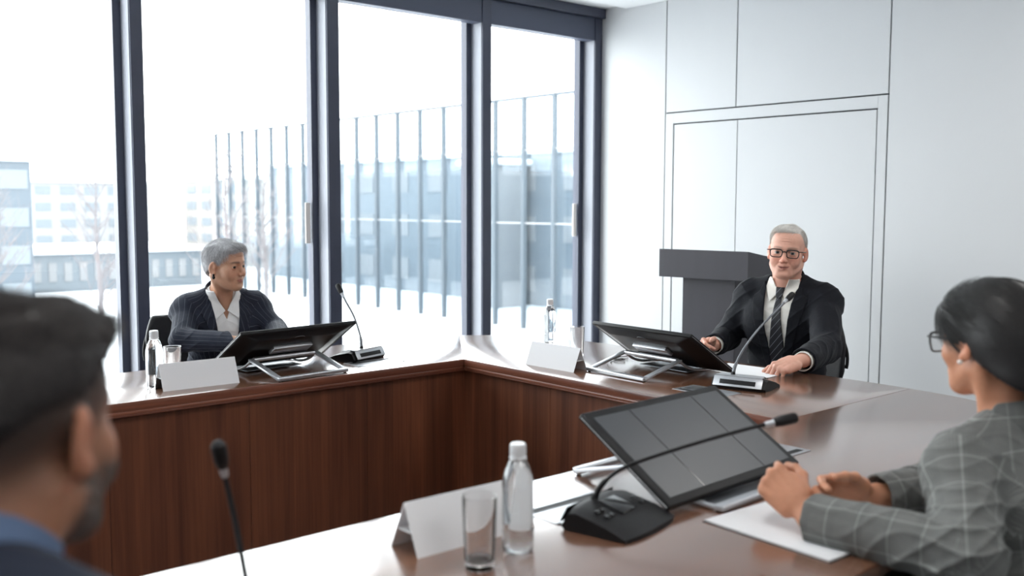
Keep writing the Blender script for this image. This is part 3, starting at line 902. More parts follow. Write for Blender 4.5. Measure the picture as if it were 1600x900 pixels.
# ---- flush cable boxes let into the top
def cable_box(x, y, rz, label, L=.225, D=.125):
    r = tag(empty('cable_box', (x, y, TZ), rz), label, 'cable box', 'metal cable boxes set in the table top')
    fm = MB()
    fm.span((-L / 2, -D / 2, .0002), (L / 2, -D / 2 + .012, .0020), bev=.0006, seg=1).span((-L / 2, D / 2 - .012, .0002), (L / 2, D / 2, .0016), bev=.0006, seg=1)
    fm.span((-L / 2, -D / 2, .0002), (-L / 2 + .012, D / 2, .0016), bev=.0006, seg=1).span((L / 2 - .012, -D / 2, .0002), (L / 2, D / 2, .0016), bev=.0006, seg=1)
    fm.build('frame', M_SILVER, r, sm=False)
    MB().span((-L / 2 + .013, -D / 2 + .036, .0002), (L / 2 - .013, D / 2 - .013, .0012), bev=.0006, seg=1).build('lid', M_SILVER, r, sm=False)
    MB().span((-L / 2 + .012, -D / 2 + .012, .0002), (L / 2 - .012, -D / 2 + .036, .0005)).build('brush_slot', M_BLACKP, r, sm=False)
cable_box(2.270, 3.452, R(180), 'metal cable box under the microphone of the woman by the window')
cable_box(2.815, 2.150, R(-90), 'metal cable box beside the microphone of the man in the black suit', L=.215)
cable_box(1.500, 1.490, R(180), 'metal cable box behind the black wedge microphone')
cable_box(2.225, 1.495, R(0), 'metal cable box at the far right end of the near monitor')

# ---- papers, notebook and pens
def sheet(x, y, rz, w, h, label, n=3):
    m = MB()
    for i in range(n):
        m.span((-w / 2, -h / 2, .0003 + i * .0007), (w / 2, h / 2, .0009 + i * .0007), M=Matrix.Rotation(R(.8 * i), 4, 'Z') @ Matrix.Translation((.002 * i, .001 * i, 0)))
    return tag(m.build('paper_sheets', M_PAPER, sm=False, loc=(x, y, TZ), rz=rz), label, 'paper')
sheet(3.285, 2.315, R(2), .21, .297, 'white paper sheets under the hand of the man in the black suit')
nb = tag(empty('spiral_notebook', (1.872, 1.085, TZ), R(-3)), 'open white spiral notebook under the hands of the woman in the checked blazer', 'notebook')
for s, nm in ((-1, 'page_block'), (1, 'page_block')):
    MB().span((.006 if s > 0 else -.245, -.150, .0008), (.245 if s > 0 else -.006, .150, .0052), bev=.0006, seg=1).build(nm, M_PAPER, nb, sm=False)
    MB().span((.004 if s > 0 else -.248, -.153, .0), (.248 if s > 0 else -.004, .153, .0009)).build('cover', M_BLACKP, nb, sm=False)
sp = MB()
for i in range(26):
    y = -.138 + i * .011
    sp.tube([(.0085 * math.cos(t), y + .003 * t / 6.28, .0062 + .0075 * math.sin(t)) for t in np.linspace(-.6, math.pi + .6, 12)], .0009, 6)
sp.build('spiral', M_BLACKP, nb)
def pen(x, y, rz, label):
    r = tag(empty('pen', (x, y, TZ), rz), label, 'pen')
    MB().tube([(-.065, 0, .0048), (.050, 0, .0048)], .0046, 12).build('barrel', M_BLACKP, r)
    MB().tube([(.050, 0, .0048), (.064, 0, .0046)], [.0042, .001], 10).build('tip', M_SILVER, r)
    MB().span((-.060, -.001, .0092), (-.020, .001, .0105)).build('clip', M_SILVER, r)
pen(2.125, 1.165, R(35), 'dark pen lying beyond the right wrist of the woman in the checked blazer')
cb = MB()
cb.tube(catmull([(3.02, 2.80, TZ + .003), (3.05, 2.835, TZ + .003), (3.09, 2.85, TZ + .003), (3.12, 2.825, TZ + .004), (3.10, 2.80, TZ + .006), (3.07, 2.81, TZ + .006), (3.08, 2.845, TZ + .003), (3.15, 2.875, TZ + .003), (3.20, 2.87, TZ + .003)], 8), .0018, 8)
tag(cb.build('coiled_cable', M_BLACKP), 'thin dark cable coiled beside the monitor of the man in the suit', 'cable')

# ---- office chairs
M_CHAIR = principled('chair_leather', srgb(24, 24, 27), rough=.42, bump=(60, .2, .004))
def chair(x, y, az, label):
    r = tag(empty('office_chair', (x, y, 0), az - math.pi / 2), label, 'chair', 'black office chairs')
    s = S(); s.u(rbox((0, .02, .445), (.245, .235, .045), .042)); s.u(ell((0, .05, .475), (.20, .19, .03)), .03)
    sdf_object('seat', s, (-.3, -.3, .36), (.3, .32, .54), .012, M_CHAIR, (0, 0, 0), r, B=8)
    b = S()
    def bk(P):
        x_, y_, z_ = P[:, 0], P[:, 1], P[:, 2]
        yc = -.235 - .10 * (z_ - .5) + .55 * x_ * x_
        w = .215 - .9 * np.clip(z_ - .72, 0, 1) ** 1.5 - .25 * np.clip(.60 - z_, 0, 1)
        q = np.stack([np.abs(x_) - w, np.abs(y_ - yc) - .018, np.abs(z_ - .665) - .175], 1) + .016
        return (_len(np.maximum(q, 0)) + np.minimum(q.max(1), 0) - .016) * .8
    b.u((bk, np.array([0, -.2, .68]), .4))
    sdf_object('backrest', b, (-.3, -.34, .44), (.3, -.08, .92), .008, M_CHAIR, (0, 0, 0), r, B=8)
    MB().tube([(.222 * math.sin(t), -.250 - .10 * (.15 + .185 * math.cos(t)) + .55 * (.222 * math.sin(t)) ** 2, .65 + .195 * math.cos(t)) for t in np.linspace(-1.75, 1.75, 30)], .0085, 8).build('back_rim', M_BLACKP, r)
    MB().tube([(0, -.10, .40), (0, -.26, .42), (0, -.275, .56)], [.022, .02, .016], 10).build('back_support', M_BLACKP, r)
    MB().lathe([(0, .09), (.03, .09), (.03, .30), (.022, .31), (.022, .41), (0, .41)], 18).build('gas_column', M_BLACKP, r)
    for i in range(5):
        a = i * 2 * math.pi / 5 + .3
        MB().tube([(0, 0, .105), (.16 * math.cos(a), .16 * math.sin(a), .09), (.29 * math.cos(a), .29 * math.sin(a), .07)], [.022, .018, .013], 8).build('leg', M_BLACKP, r)
        MB().lathe([(0, -.012), (.026, -.012), (.028, 0), (.026, .012), (0, .012)], 16, M=Matrix.Translation((.29 * math.cos(a), .29 * math.sin(a), .029)) @ Matrix.Rotation(a, 4, 'Z') @ Matrix.Rotation(R(90), 4, 'X')).build('caster', M_BLACKP, r)
    return r
chair(2.075, 4.720, R(-97), 'black office chair of the woman by the window')
chair(4.120, 2.685, R(190), 'black office chair of the man in the black suit')
chair(2.060, .500, R(76), 'black office chair of the woman in the checked blazer')
chair(.080, .780, R(34), 'black office chair of the near man')
# ================================================================ PEOPLE
def g(d, w): return np.exp(-(d / w) ** 2)

def head_sdf(s, fr, k=1.0, nose=1.0, jaw=1.0, age=0.0, neck_to=None, neck_r=.056, smile=0.0, ears=True, brow=1.0, open_mouth=0.0):
    """skull, face and neck.  fr: head frame at the eye line, midway between the ears"""
    P = lambda x, y, z: (x * k, y * k, z * k)
    s.u(ell(P(0, -.016, .030), (.0765 * k, .097 * k, .087 * k), fr))
    s.u(ell(P(0, .034, .040), (.062 * k, .056 * k, .056 * k), fr), .02)
    s.u(ell(P(0, .028, -.040), (.061 * k, .063 * k, .076 * k), fr), .03)
    for x in (-1, 1):
        s.u(rcone(P(x * .053 * jaw, .0, -.062), P(x * .020 * jaw, .068, -.097), .017 * k, .016 * k, fr), .03)
        s.u(sph(P(x * .045, .054, -.027), .021 * k, fr), .025)
        s.u(rcone(P(x * .012, .087, .021), P(x * .043, .068, .019), .009 * k * brow, .007 * k, fr), .018)
    s.u(ell(P(0, .072, -.098), (.021 * k * jaw, .017 * k, .016 * k), fr), .022)
    s.u(ell(P(0, .072, -.064), (.030 * k, .022 * k, .024 * k), fr), .018)
    # eye sockets
    for x in (-1, 1):
        s.s(ell(P(x * .033, .098, .000), (.019 * k, .019 * k, .0125 * k), fr), .014)
    # nose
    s.u(rcone(P(0, .086, .010), P(0, .1075, -.030), .0072 * k, .0095 * k * nose, fr), .012)
    s.u(ell(P(0, .109, -.034), (.0095 * k * nose, .010 * k * nose, .0085 * k), fr), .008)
    for x in (-1, 1):
        s.u(ell(P(x * .0125 * nose, .0965, -.0375), (.0075 * k, .0105 * k, .0075 * k), fr), .007)
    for x in (-1, 1):
        s.s(ell(P(x * .0065 * nose, .101, -.0445), (.0033 * k, .005 * k, .004 * k), fr), .003)
    # lids and eye openings
    for x in (-1, 1):
        s.u(sph(P(x * .0325, .0745, .0), .0142 * k, fr), .007)
        s.s(ell(P(x * .0325, .091, -.0008), (.0142 * k, .017 * k, .0054 * k), fr), .002)
        if age:   # bags and crow's feet
            s.s(rcone(P(x * .022, .090, -.0155), P(x * .042, .080, -.0140), .0012 * k, None, fr), .006)
    # mouth
    for x in (-1, 1):
        s.u(rcone(P(x * .0015, .0935, -.0605), P(x * .0225, .0815, -.0655 + .005 * smile), .0042 * k, .0022 * k, fr), .006)
        s.u(rcone(P(x * .001, .0915, -.0725), P(x * .020, .0815, -.0685 + .005 * smile), .0058 * k, .0022 * k, fr), .006)
        s.s(rcone(P(0, .0985, -.0662), P(x * .0255, .0825, -.0662 + .005 * smile), (.0014 + open_mouth) * k, .0010 * k, fr), .003)
        # folds from nose to mouth corner
        dp = .0006 + .0010 * age
        s.s(rcone(P(x * .0185, .0935, -.038), P(x * .034, .0785, -.060), dp * k, dp * .5 * k, fr), .012)
        if age:
            s.u(ell(P(x * .037, .064, -.045), (.018 * k, .016 * k, .016 * k), fr), .02)
    s.s(rcone(P(-.012, .096, -.0835), P(.012, .096, -.0835), .0035 * k, None, fr), .012)
    if age:
        for z in (.048, .060, .071):
            s.s(rcone(P(-.03, .0905 - (z - .045) * .25, z), P(.03, .0905 - (z - .045) * .25, z), .0007, None, fr), .005)
    # ears
    if ears:
        for x in (-1, 1):
            rot = np.array([[math.cos(.32 * x), -math.sin(.32 * x), 0], [math.sin(.32 * x), math.cos(.32 * x), 0], [0, 0, 1.0]]) @ np.array([[1, 0, 0], [0, math.cos(.2), math.sin(.2)], [0, -math.sin(.2), math.cos(.2)]])
            s.u(ell(P(x * .0815, -.010, -.008), (.0075 * k, .0185 * k, .031 * k), fr, rot), .007)
            s.u(ell(P(x * .0790, -.001, -.033), (.0065 * k, .009 * k, .010 * k), fr), .006)
            s.s(ell(P(x * .0895, -.006, -.006), (.006 * k, .0105 * k, .019 * k), fr, rot), .004)
            s.s(ell(P(x * .0865, .002, -.016), (.006 * k, .006 * k, .007 * k), fr), .004)
    # neck
    if neck_to is not None:
        top = fr.w(P(0, -.022, -.045))
        nk = np.asarray(neck_to)
        s.u(rcone(top, nk, neck_r * k, neck_r * 1.08, W0), .028)
        rgt = fr.M[:, 0]
        for x in (-1, 1):
            s.u(rcone(fr.w(P(x * .058, -.030, -.050)), nk + rgt * x * .018 + np.array([0, 0, -.03]) + fr.M[:, 1] * .045, .012, .011, W0), .025)
    return s

def skin_colours(fr, base, k=1.0, lip=(.42, .17, .15), brow=(.10, .08, .07), brow_a=.8, ruddy=.5, beard=None, scalp=None, lipa=.8, smile=0.0, open_mouth=0.0):
    base = np.array(base)
    def col(V):
        q = (V - fr.o) @ fr.M / k
        x, y, z = np.abs(q[:, 0]), q[:, 1], q[:, 2]
        c = np.repeat(base[None], len(V), 0)
        red = base * np.array([1.02, .72, .68])
        m = ruddy * (.7 * g(np.hypot(x - .042, z + .03), .022) + .8 * g(np.hypot(x, z + .034), .014)) * (y > .05)
        m += ruddy * .7 * (x > .076) * (np.hypot(y + .008, z + .008) < .045)
        c = c + (red - c) * np.clip(m, 0, 1)[:, None]
        z0 = z
        z = z - .005 * smile * (x / .0255) ** 2 * (x < .03)
        ml = lipa * np.clip(1.4 * g((z + .0668) / (1 + 0 * x), .0092 * 1.0) * (1 / (1 + np.exp((x - .0225) / .0016))), 0, 1) * (y > .06)
        ml *= 1 / (1 + np.exp((np.abs(z + .0668) - .0092 * np.clip(1.15 - x / .028, .2, 1)) / .0011))
        c = c + (np.array(lip) - c) * np.clip(ml, 0, 1)[:, None]
        if open_mouth:
            mo = (1 / (1 + np.exp((np.abs(z + .0662) - .0016) / .0006))) * (1 / (1 + np.exp((x - .022) / .002))) * (y > .07)
            c = c + (np.array([.06, .02, .018]) - c) * np.clip(mo, 0, 1)[:, None]
        z = z0
        # brows
        zb = .0235 - 8.0 * np.clip(x - .030, 0, 1) ** 2 * 1.0 - .10 * np.clip(.03 - x, 0, 1)
        mb = brow_a / (1 + np.exp((np.abs(z - zb) - .0046 * np.clip(1.3 - x / .07, .3, 1)) / .0012)) * (1 / (1 + np.exp((x - .051) / .002))) * (1 / (1 + np.exp((.0125 - x) / .002))) * (y > .04)
        c = c + (np.array(brow) - c) * np.clip(mb, 0, 1)[:, None]
        # lash line and lower lid
        me = .75 * g(np.hypot((x - .0325) / 1.0, (z - .0040 + 18 * (x - .0325) ** 2) * 5), .0125) * (y > .07) * (z > .0)
        c = c + (np.array(brow) * .8 - c) * np.clip(me, 0, .8)[:, None]
        if beard is not None:
            bm = beard[3] * (1 / (1 + np.exp((z + .035 + .55 * np.clip(.05 - y, 0, .1) * 0) / .007))) * (1 / (1 + np.exp((.004 - y) / .010))) * (1 / (1 + np.exp((-z - .125) / .01)))
            c = c + (np.array(beard[:3]) - c) * np.clip(bm * (1 - ml), 0, 1)[:, None]
        if scalp is not None:
            pl = z - (scalp[4] + scalp[5] * y)
            sm = scalp[3] / (1 + np.exp(-pl / .012)) * (1 - (x > .078) * (np.hypot(y + .009, z + .008) < .04))
            c = c + (np.array(scalp[:3]) - c) * np.clip(sm, 0, 1)[:, None]
        return np.clip(c, 0, 1)
    return col

FING = [(.030, .088, .043, .026, .021, .0088), (.0095, .094, .047, .030, .022, .0090), (-.0115, .090, .043, .027, .021, .0086), (-.031, .080, .034, .021, .018, .0076)]
def hand_sdf(s, fr, side=1, k=1.0, curl=((20, 30, 20),) * 4, spread=(6, 2, -3, -8), thumb=((.55, .62, -.35), (.35, .9, -.2), (.15, .95, -.3)), kk=.006):
    """hand frame: +Y along the fingers, +Z the back of the hand, the thumb lies on +X * side"""
    X = lambda x: x * side * k
    s.u(rbox((X(.0), .050 * k, -.001), (.037 * k, .045 * k, .0125 * k), .012 * k, fr), .02)
    s.u(rcone((X(.0), -.03, 0), (X(.0), .03 * k, 0), .026 * k, .020 * k, fr, sc=(1, 1, .72)), .02)
    s.u(rcone((X(.026), .015 * k, -.010 * k), (X(.034), .050 * k, -.008 * k), .014 * k, .012 * k, fr), .018)
    s.u(rcone((X(-.028), .015 * k, -.008 * k), (X(-.032), .060 * k, -.006 * k), .011 * k, .010 * k, fr), .015)
    for (bx, by, l1, l2, l3, r), cu, sp in zip(FING, curl, spread):
        p = np.array([X(bx), by * k, .001 * k]); yaw = R(sp) * side; a = 0.0
        s.u(sph((p[0], p[1] - .002, .003 * k), r * 1.12 * k, fr), .008)
        s.u(rcone((X(bx * .55), .030 * k, .004 * k), (p[0], p[1] - .004 * k, .004 * k), .006 * k, .007 * k, fr), .008)
        for L, c, rr in zip((l1, l2, l3), cu, (1.0, .92, .84)):
            a += R(c)
            d = np.array([math.sin(yaw) * math.cos(a), math.cos(yaw) * math.cos(a), -math.sin(a)])
            q = p + d * L * k
            s.u(rcone(p, q, r * rr * k, r * rr * .93 * k, fr), .0022 if rr < 1 else .004)
            p = q
    p = np.array([X(.030), .022 * k, -.008 * k])
    for d, L, r0, r1 in zip(thumb, (.044, .033, .026), (.0135, .0108, .0100), (.0112, .0100, .0082)):
        d = nrm(np.array([d[0] * side, d[1], d[2]]))
        q = p + d * L * k
        s.u(rcone(p, q, r0 * k, r1 * k, fr), .006)
        p = q
    return s

def frame_from(y, z):
    """hand frame from finger direction y and a rough back-of-hand direction z"""
    y = nrm(y); z = np.asarray(z, float); z = nrm(z - y * (z @ y)); x = np.cross(y, z)
    return np.array([x, y, z]).T

def eye_mesh(fr, c, r, gaze, iris, parent, origin):
    """eyeball with white, iris and pupil"""
    gz = nrm(gaze)
    up = np.array([0, 0, 1.0]); xx = nrm(np.cross(up, gz)); yy = np.cross(gz, xx)
    bm = bmesh.new()
    n, m = 20, 24
    rings = []
    for i in range(n + 1):
        th = math.pi * i / n
        rr, z = math.sin(th), math.cos(th)
        if i in (0, n):
            rings.append([bm.verts.new(Vector(c + gz * r * z - origin))])
        else:
            rings.append([bm.verts.new(Vector(c + (gz * z + (xx * math.cos(2 * math.pi * j / m) + yy * math.sin(2 * math.pi * j / m)) * rr) * r - origin)) for j in range(m)])
    mi = []
    for i in range(n):
        a, b = rings[i], rings[i + 1]
        for j in range(m):
            j2 = (j + 1) % m
            if len(a) == 1: f = bm.faces.new((a[0], b[j], b[j2]))
            elif len(b) == 1: f = bm.faces.new((a[j], b[0], a[j2]))
            else: f = bm.faces.new((a[j], b[j], b[j2], a[j2]))
            f.material_index = 2 if i < 2 else (1 if i < 4 else 0)
            f.smooth = True
    bmesh.ops.recalc_face_normals(bm, faces=bm.faces)
    me = bpy.data.meshes.new('eye'); bm.to_mesh(me); bm.free()
    for m_ in (M_EYEW, iris, M_PUPIL): me.materials.append(m_)
    o = bpy.data.objects.new('eye', me); link(o, parent)
    return o

def attr_material(name, kind, **kw):
    """materials that follow the cloth or skin through stored coordinates"""
    t = NT(name)
    p = t.node('ShaderNodeBsdfPrincipled', Roughness=kw.get('rough', .7))
    p.inputs['Specular IOR Level'].default_value = kw.get('spec', .4 if kind != 'cloth' else .2)
    tc = t.node('ShaderNodeTexCoord')
    if kind == 'skin':
        a = t.node('ShaderNodeAttribute', _attribute_name='Col')
        nz = t.node('ShaderNodeTexNoise', Scale=90.0, Detail=4.0); t.l(tc.outputs['Object'], nz.inputs['Vector'])
        mx = t.node('ShaderNodeMix', _data_type='RGBA', _blend_type='MULTIPLY'); mx.inputs[0].default_value = 1
        rp = t.node('ShaderNodeValToRGB'); rp.color_ramp.elements[0].color = (.90, .86, .84, 1); rp.color_ramp.elements[1].color = (1.06, 1.05, 1.05, 1)
        t.l(nz.outputs['Fac'], rp.inputs[0]); t.l(a.outputs['Color'], mx.inputs[6]); t.l(rp.outputs[0], mx.inputs[7])
        t.l(mx.outputs[2], p.inputs['Base Color'])
        p.inputs['Subsurface Weight'].default_value = .12
        p.inputs['Subsurface Radius'].default_value = (1, .35, .2); p.inputs['Subsurface Scale'].default_value = .006
        nb = t.node('ShaderNodeTexNoise', Scale=420.0, Detail=3.0); t.l(tc.outputs['Object'], nb.inputs['Vector'])
        b = t.node('ShaderNodeBump', Strength=.18, Distance=.001); t.l(nb.outputs['Fac'], b.inputs['Height']); t.l(b.outputs[0], p.inputs['Normal'])
    elif kind == 'hair':
        a = t.node('ShaderNodeAttribute', _attribute_name='tone')
        rp = t.node('ShaderNodeValToRGB')
        rp.color_ramp.elements[0].color = kw['a']; rp.color_ramp.elements[1].color = kw['b']
        t.l(a.outputs['Fac'], rp.inputs[0]); t.l(rp.outputs[0], p.inputs['Base Color'])
    else:
        u = t.node('ShaderNodeAttribute', _attribute_name='u'); v = t.node('ShaderNodeAttribute', _attribute_name='v')
        def lines(att, period, width, off=0.0, soft=.35):
            m1 = t.node('ShaderNodeMath', _operation='MULTIPLY_ADD'); m1.inputs[1].default_value = 1 / period; m1.inputs[2].default_value = off
            t.l(att.outputs['Fac'], m1.inputs[0])
            fr_ = t.node('ShaderNodeMath', _operation='FRACT'); t.l(m1.outputs[0], fr_.inputs[0])
            sb = t.node('ShaderNodeMath', _operation='SUBTRACT'); sb.inputs[1].default_value = .5; t.l(fr_.outputs[0], sb.inputs[0])
            ab = t.node('ShaderNodeMath', _operation='ABSOLUTE'); t.l(sb.outputs[0], ab.inputs[0])
            mr = t.node('ShaderNodeMapRange'); w = width / period / 2
            mr.inputs[1].default_value = w * (1 - soft); mr.inputs[2].default_value = w * (1 + soft); mr.inputs[3].default_value = 1; mr.inputs[4].default_value = 0
            t.l(ab.outputs[0], mr.inputs[0])
            return mr.outputs[0]
        def over(base_sock, base_col, fac, col, amt):
            mx = t.node('ShaderNodeMix', _data_type='RGBA')
            ml = t.node('ShaderNodeMath', _operation='MULTIPLY'); ml.inputs[1].default_value = amt
            t.l(fac, ml.inputs[0]); t.l(ml.outputs[0], mx.inputs[0])
            if base_sock is None: mx.inputs[6].default_value = base_col
            else: t.l(base_sock, mx.inputs[6])
            mx.inputs[7].default_value = col
            return mx.outputs[2]
        base = kw['col']
        nz = t.node('ShaderNodeTexNoise', Scale=kw.get('nscale', 40.0), Detail=4.0); t.l(tc.outputs['Object'], nz.inputs['Vector'])
        mx = t.node('ShaderNodeMix', _data_type='RGBA')
        mx.inputs[6].default_value = tuple(c * .86 for c in base[:3]) + (1,); mx.inputs[7].default_value = tuple(c * 1.14 for c in base[:3]) + (1,)
        t.l(nz.outputs['Fac'], mx.inputs[0]); cur = mx.outputs[2]
        for att, period, width, off, c, amt in kw.get('stripes', ()):
            cur = over(cur, None, lines(u if att == 'u' else v, period, width, off), c, amt)
        if kw.get('diag'):
            period, width, c, amt = kw['diag']
            ad = t.node('ShaderNodeMath', _operation='ADD'); t.l(u.outputs['Fac'], ad.inputs[0]); t.l(v.outputs['Fac'], ad.inputs[1])
            class _o: pass
            o_ = _o(); o_.outputs = {'Fac': ad.outputs[0]}
            cur = over(cur, None, lines(o_, period, width), c, amt)
        t.l(cur, p.inputs['Base Color'])
        p.inputs['Sheen Weight'].default_value = kw.get('sheen', .03); p.inputs['Sheen Roughness'].default_value = .4
        nb = t.node('ShaderNodeTexNoise', Scale=kw.get('bscale', 28.0), Detail=3.0); t.l(tc.outputs['Object'], nb.inputs['Vector'])
        b = t.node('ShaderNodeBump', Strength=kw.get('bump', .25), Distance=.01); t.l(nb.outputs['Fac'], b.inputs['Height']); t.l(b.outputs[0], p.inputs['Normal'])
    t.l(p.outputs[0], t.out.inputs[0])
    return t.m

M_EYEW = principled('eye_white', (.62, .58, .55, 1), rough=.15)
M_PUPIL = principled('pupil', (.008, .008, .008, 1), rough=.08)
M_IRISB = principled('iris_brown', (.05, .03, .02, 1), rough=.1)
M_IRISG = principled('iris_grey', (.12, .14, .15, 1), rough=.1)
M_SKIN = attr_material('skin', 'skin', rough=.52, spec=.4)
M_LENS = clear_glass('spectacle_lens', (.97, .98, .98, 1), gain=.8)
M_SPEC = principled('spectacle_frame', (.012, .010, .010, 1), rough=.3)

# ---------------------------------------------------------------- clothes
def folds(amp, freq, fr, seed=0, zone=None):
    """soft cloth creases"""
    ph = np.random.default_rng(seed).uniform(0, 6.28, 8)
    def f(P, d):
        q = fr.loc(P)
        x, y, z = q[:, 0], q[:, 1], q[:, 2]
        a = np.sin(freq * (z + .45 * x + .3 * y) + 1.6 * np.sin(freq * .35 * (x - y) + ph[0]) + ph[1])
        b = np.sin(freq * .62 * (z - .6 * x + .2 * y) + 1.4 * np.sin(freq * .3 * (y + z) + ph[2]) + ph[3])
        w = amp * (.6 * (1 - np.abs(a)) ** 2 + .5 * (1 - np.abs(b)) ** 2 - .35)
        if zone is not None: w = w * zone(P)
        return -w.astype(np.float32)
    return f

def torso_prims(s, T, b, off=0.0, k=.05):
    """b: build = shoulder half width, chest radius, depth ratio, waist radius"""
    sw, cr, dr, wr = b
    s.u(rcone((0, 0, -.46), (0, .005, -.10), wr + off, cr + off, T, sc=(1, dr, 1)))
    s.u(rcone((-sw, -.008, -.004), (sw, -.008, -.004), .056 + off, None, T), k)
    for x in (-1, 1):
        s.u(rcone((x * sw * .92, -.012, .018), (x * .050, -.012, .062), .040 + off, .038 + off, T), .035)
        s.u(ell((x * sw * .5, .05, -.10), (.085 + off, .062 + off, .085 + off), T), .05)
    s.u(rcone((-sw * .6, -.05, -.08), (sw * .6, -.05, -.08), .06 + off, None, T), .06)
    return s

def arm(s, A, r, off=0.0, cut=True, k=.03, elbow=1.0):
    sh, el, wr = A
    s.u(rcone(sh, el, r[0] + off, r[1] + off), k)
    s.u(rcone(el, wr, (r[1] + off) * elbow, r[2] + off, cut1=cut), .02)
    return s

def uv_attrs(T, b, arms):
    """cloth coordinates that run round and along the torso and each sleeve"""
    def f(V):
        q = (V - T.o) @ T.M
        u = np.arctan2(q[:, 0], q[:, 1] / b[2]) * b[1]
        v = q[:, 2].copy()
        best = np.hypot(q[:, 0] / b[1], q[:, 1] / (b[1] * b[2])) * b[1] - b[1]
        best = np.where(q[:, 2] > -.06, np.minimum(best, 1) * 1.0, best)
        for sh, el, wr in arms:
            L0 = 0.0
            for a_, c_ in ((sh, el), (el, wr)):
                a_ = np.asarray(a_); d = np.asarray(c_) - a_; L = np.linalg.norm(d); d = d / L
                r_ = V - a_; t = r_ @ d; tc = np.clip(t, 0, L)
                perp = r_ - tc[:, None] * d
                dist = np.linalg.norm(perp, axis=1) - .052
                ref = nrm(np.cross(d, [.3, .2, 1.0])); r2 = np.cross(d, ref)
                ang = np.arctan2(perp @ r2, perp @ ref)
                m = dist < best
                u = np.where(m, ang * .055, u); v = np.where(m, L0 + t, v); best = np.where(m, dist, best)
                L0 += L
        return {'u': u, 'v': v}
    return f

def jacket(name, T, b, arms, ar, neck, mat, parent, org, h, vpoly, lapels, off=.014, cuffs=True, fold=(.004, 55), seed=1, collar=True, lap_mat=None, zcut=-.46, buttons=None, elbow=1.0, zone=None, extra=None, pads=0.0, collar_r=.013, collar_h=.080):
    s = S()
    torso_prims(s, T, b, off)
    for x in (-1, 1):
        if pads: s.u(rcone((x * b[0], -.005, .010), (x * (b[0] + .03), -.005, -.01), .050 + off, .045 + off, T), .03)
    for A in arms: arm(s, A, ar, off, elbow=elbow)
    if extra: extra(s)
    s.warp(folds(fold[0], fold[1], T, seed, zone))
    base = list(s.p)
    th = max(.007, 2.3 * h)
    s.warp(lambda P, d: np.maximum(d, -(d + th)) - d)
    nk0, nk1 = neck
    s.s(rcone(nk0, nk1, .064, .066), .006)
    vp = np.asarray(vpoly)
    def vcut(P):
        q = T.loc(P)
        return np.maximum(poly2d(q[:, 0], q[:, 2], vp), .02 - q[:, 1])
    s.s((vcut, T.w((0, .1, -.1)), .4), .004)
    s.i(halfspace((0, 0, zcut), (0, 0, -1), T))
    for A in arms:   # open sleeve ends
        d = nrm(np.asarray(A[2]) - np.asarray(A[1]))
        s.s(rcone(np.asarray(A[2]) - d * .03, np.asarray(A[2]) + d * .05, ar[2] + off - th))
    pts = np.array([T.w((x, y, z)) for x in (-b[0] - .1, b[0] + .1) for y in (-.22, .22) for z in (zcut, .16)] + [np.asarray(p) + e for A in arms for p in A for e in (-.09, .09)])
    lo, hi = pts.min(0), pts.max(0)
    j, V, Q = sdf_object(name, s, lo, hi, h, mat, org, parent, attrs=uv_attrs(T, b, arms))
    # lapels and collar lie on the jacket's own surface
    for side, lp in lapels:
        l = S(); l.p = list(base)
        l.warp(lambda P, d: np.maximum(d - .0045, -(d + .001)) - d)
        lpa = np.asarray(lp)
        def region(P, lpa=lpa):
            q = T.loc(P)
            return np.maximum(poly2d(q[:, 0], q[:, 2], lpa), .0 - q[:, 1])
        l.i((region, T.w((0, .1, 0)), 1e6), .003)
        pw = np.array([T.w((x, y, z)) for x in (lpa[:, 0].min() - .02, lpa[:, 0].max() + .02) for y in (-.02, .22) for z in (lpa[:, 1].min() - .02, lpa[:, 1].max() + .02)])
        lo2, hi2 = pw.min(0), pw.max(0)
        sdf_object('lapel', l, lo2, hi2, .0022, lap_mat or mat, org, parent, attrs=uv_attrs(T, b, ()), B=10)
    if collar:
        c = S()
        nk0, nk1 = np.asarray(nk0), np.asarray(nk1)
        ax = nrm(nk1 - nk0)
        c.u(rcone(nk0, nk1, .080, .067 + collar_r))
        c.warp(lambda P, d: np.maximum(d, -(d + .008)) - d)
        c.i(halfspace(nk0 + ax * collar_h, ax))
        def front(P):
            q = T.loc(P)
            return q[:, 1] - .022 + .9 * (q[:, 2] - .06)
        c.i((front, T.w((0, 0, 0)), 1e6), .006)
        cc = (nk0 + nk1) / 2
        sdf_object('collar', c, cc - .13, cc + .13, .0025, lap_mat or mat, org, parent, attrs=uv_attrs(T, b, ()), B=10)
    return j

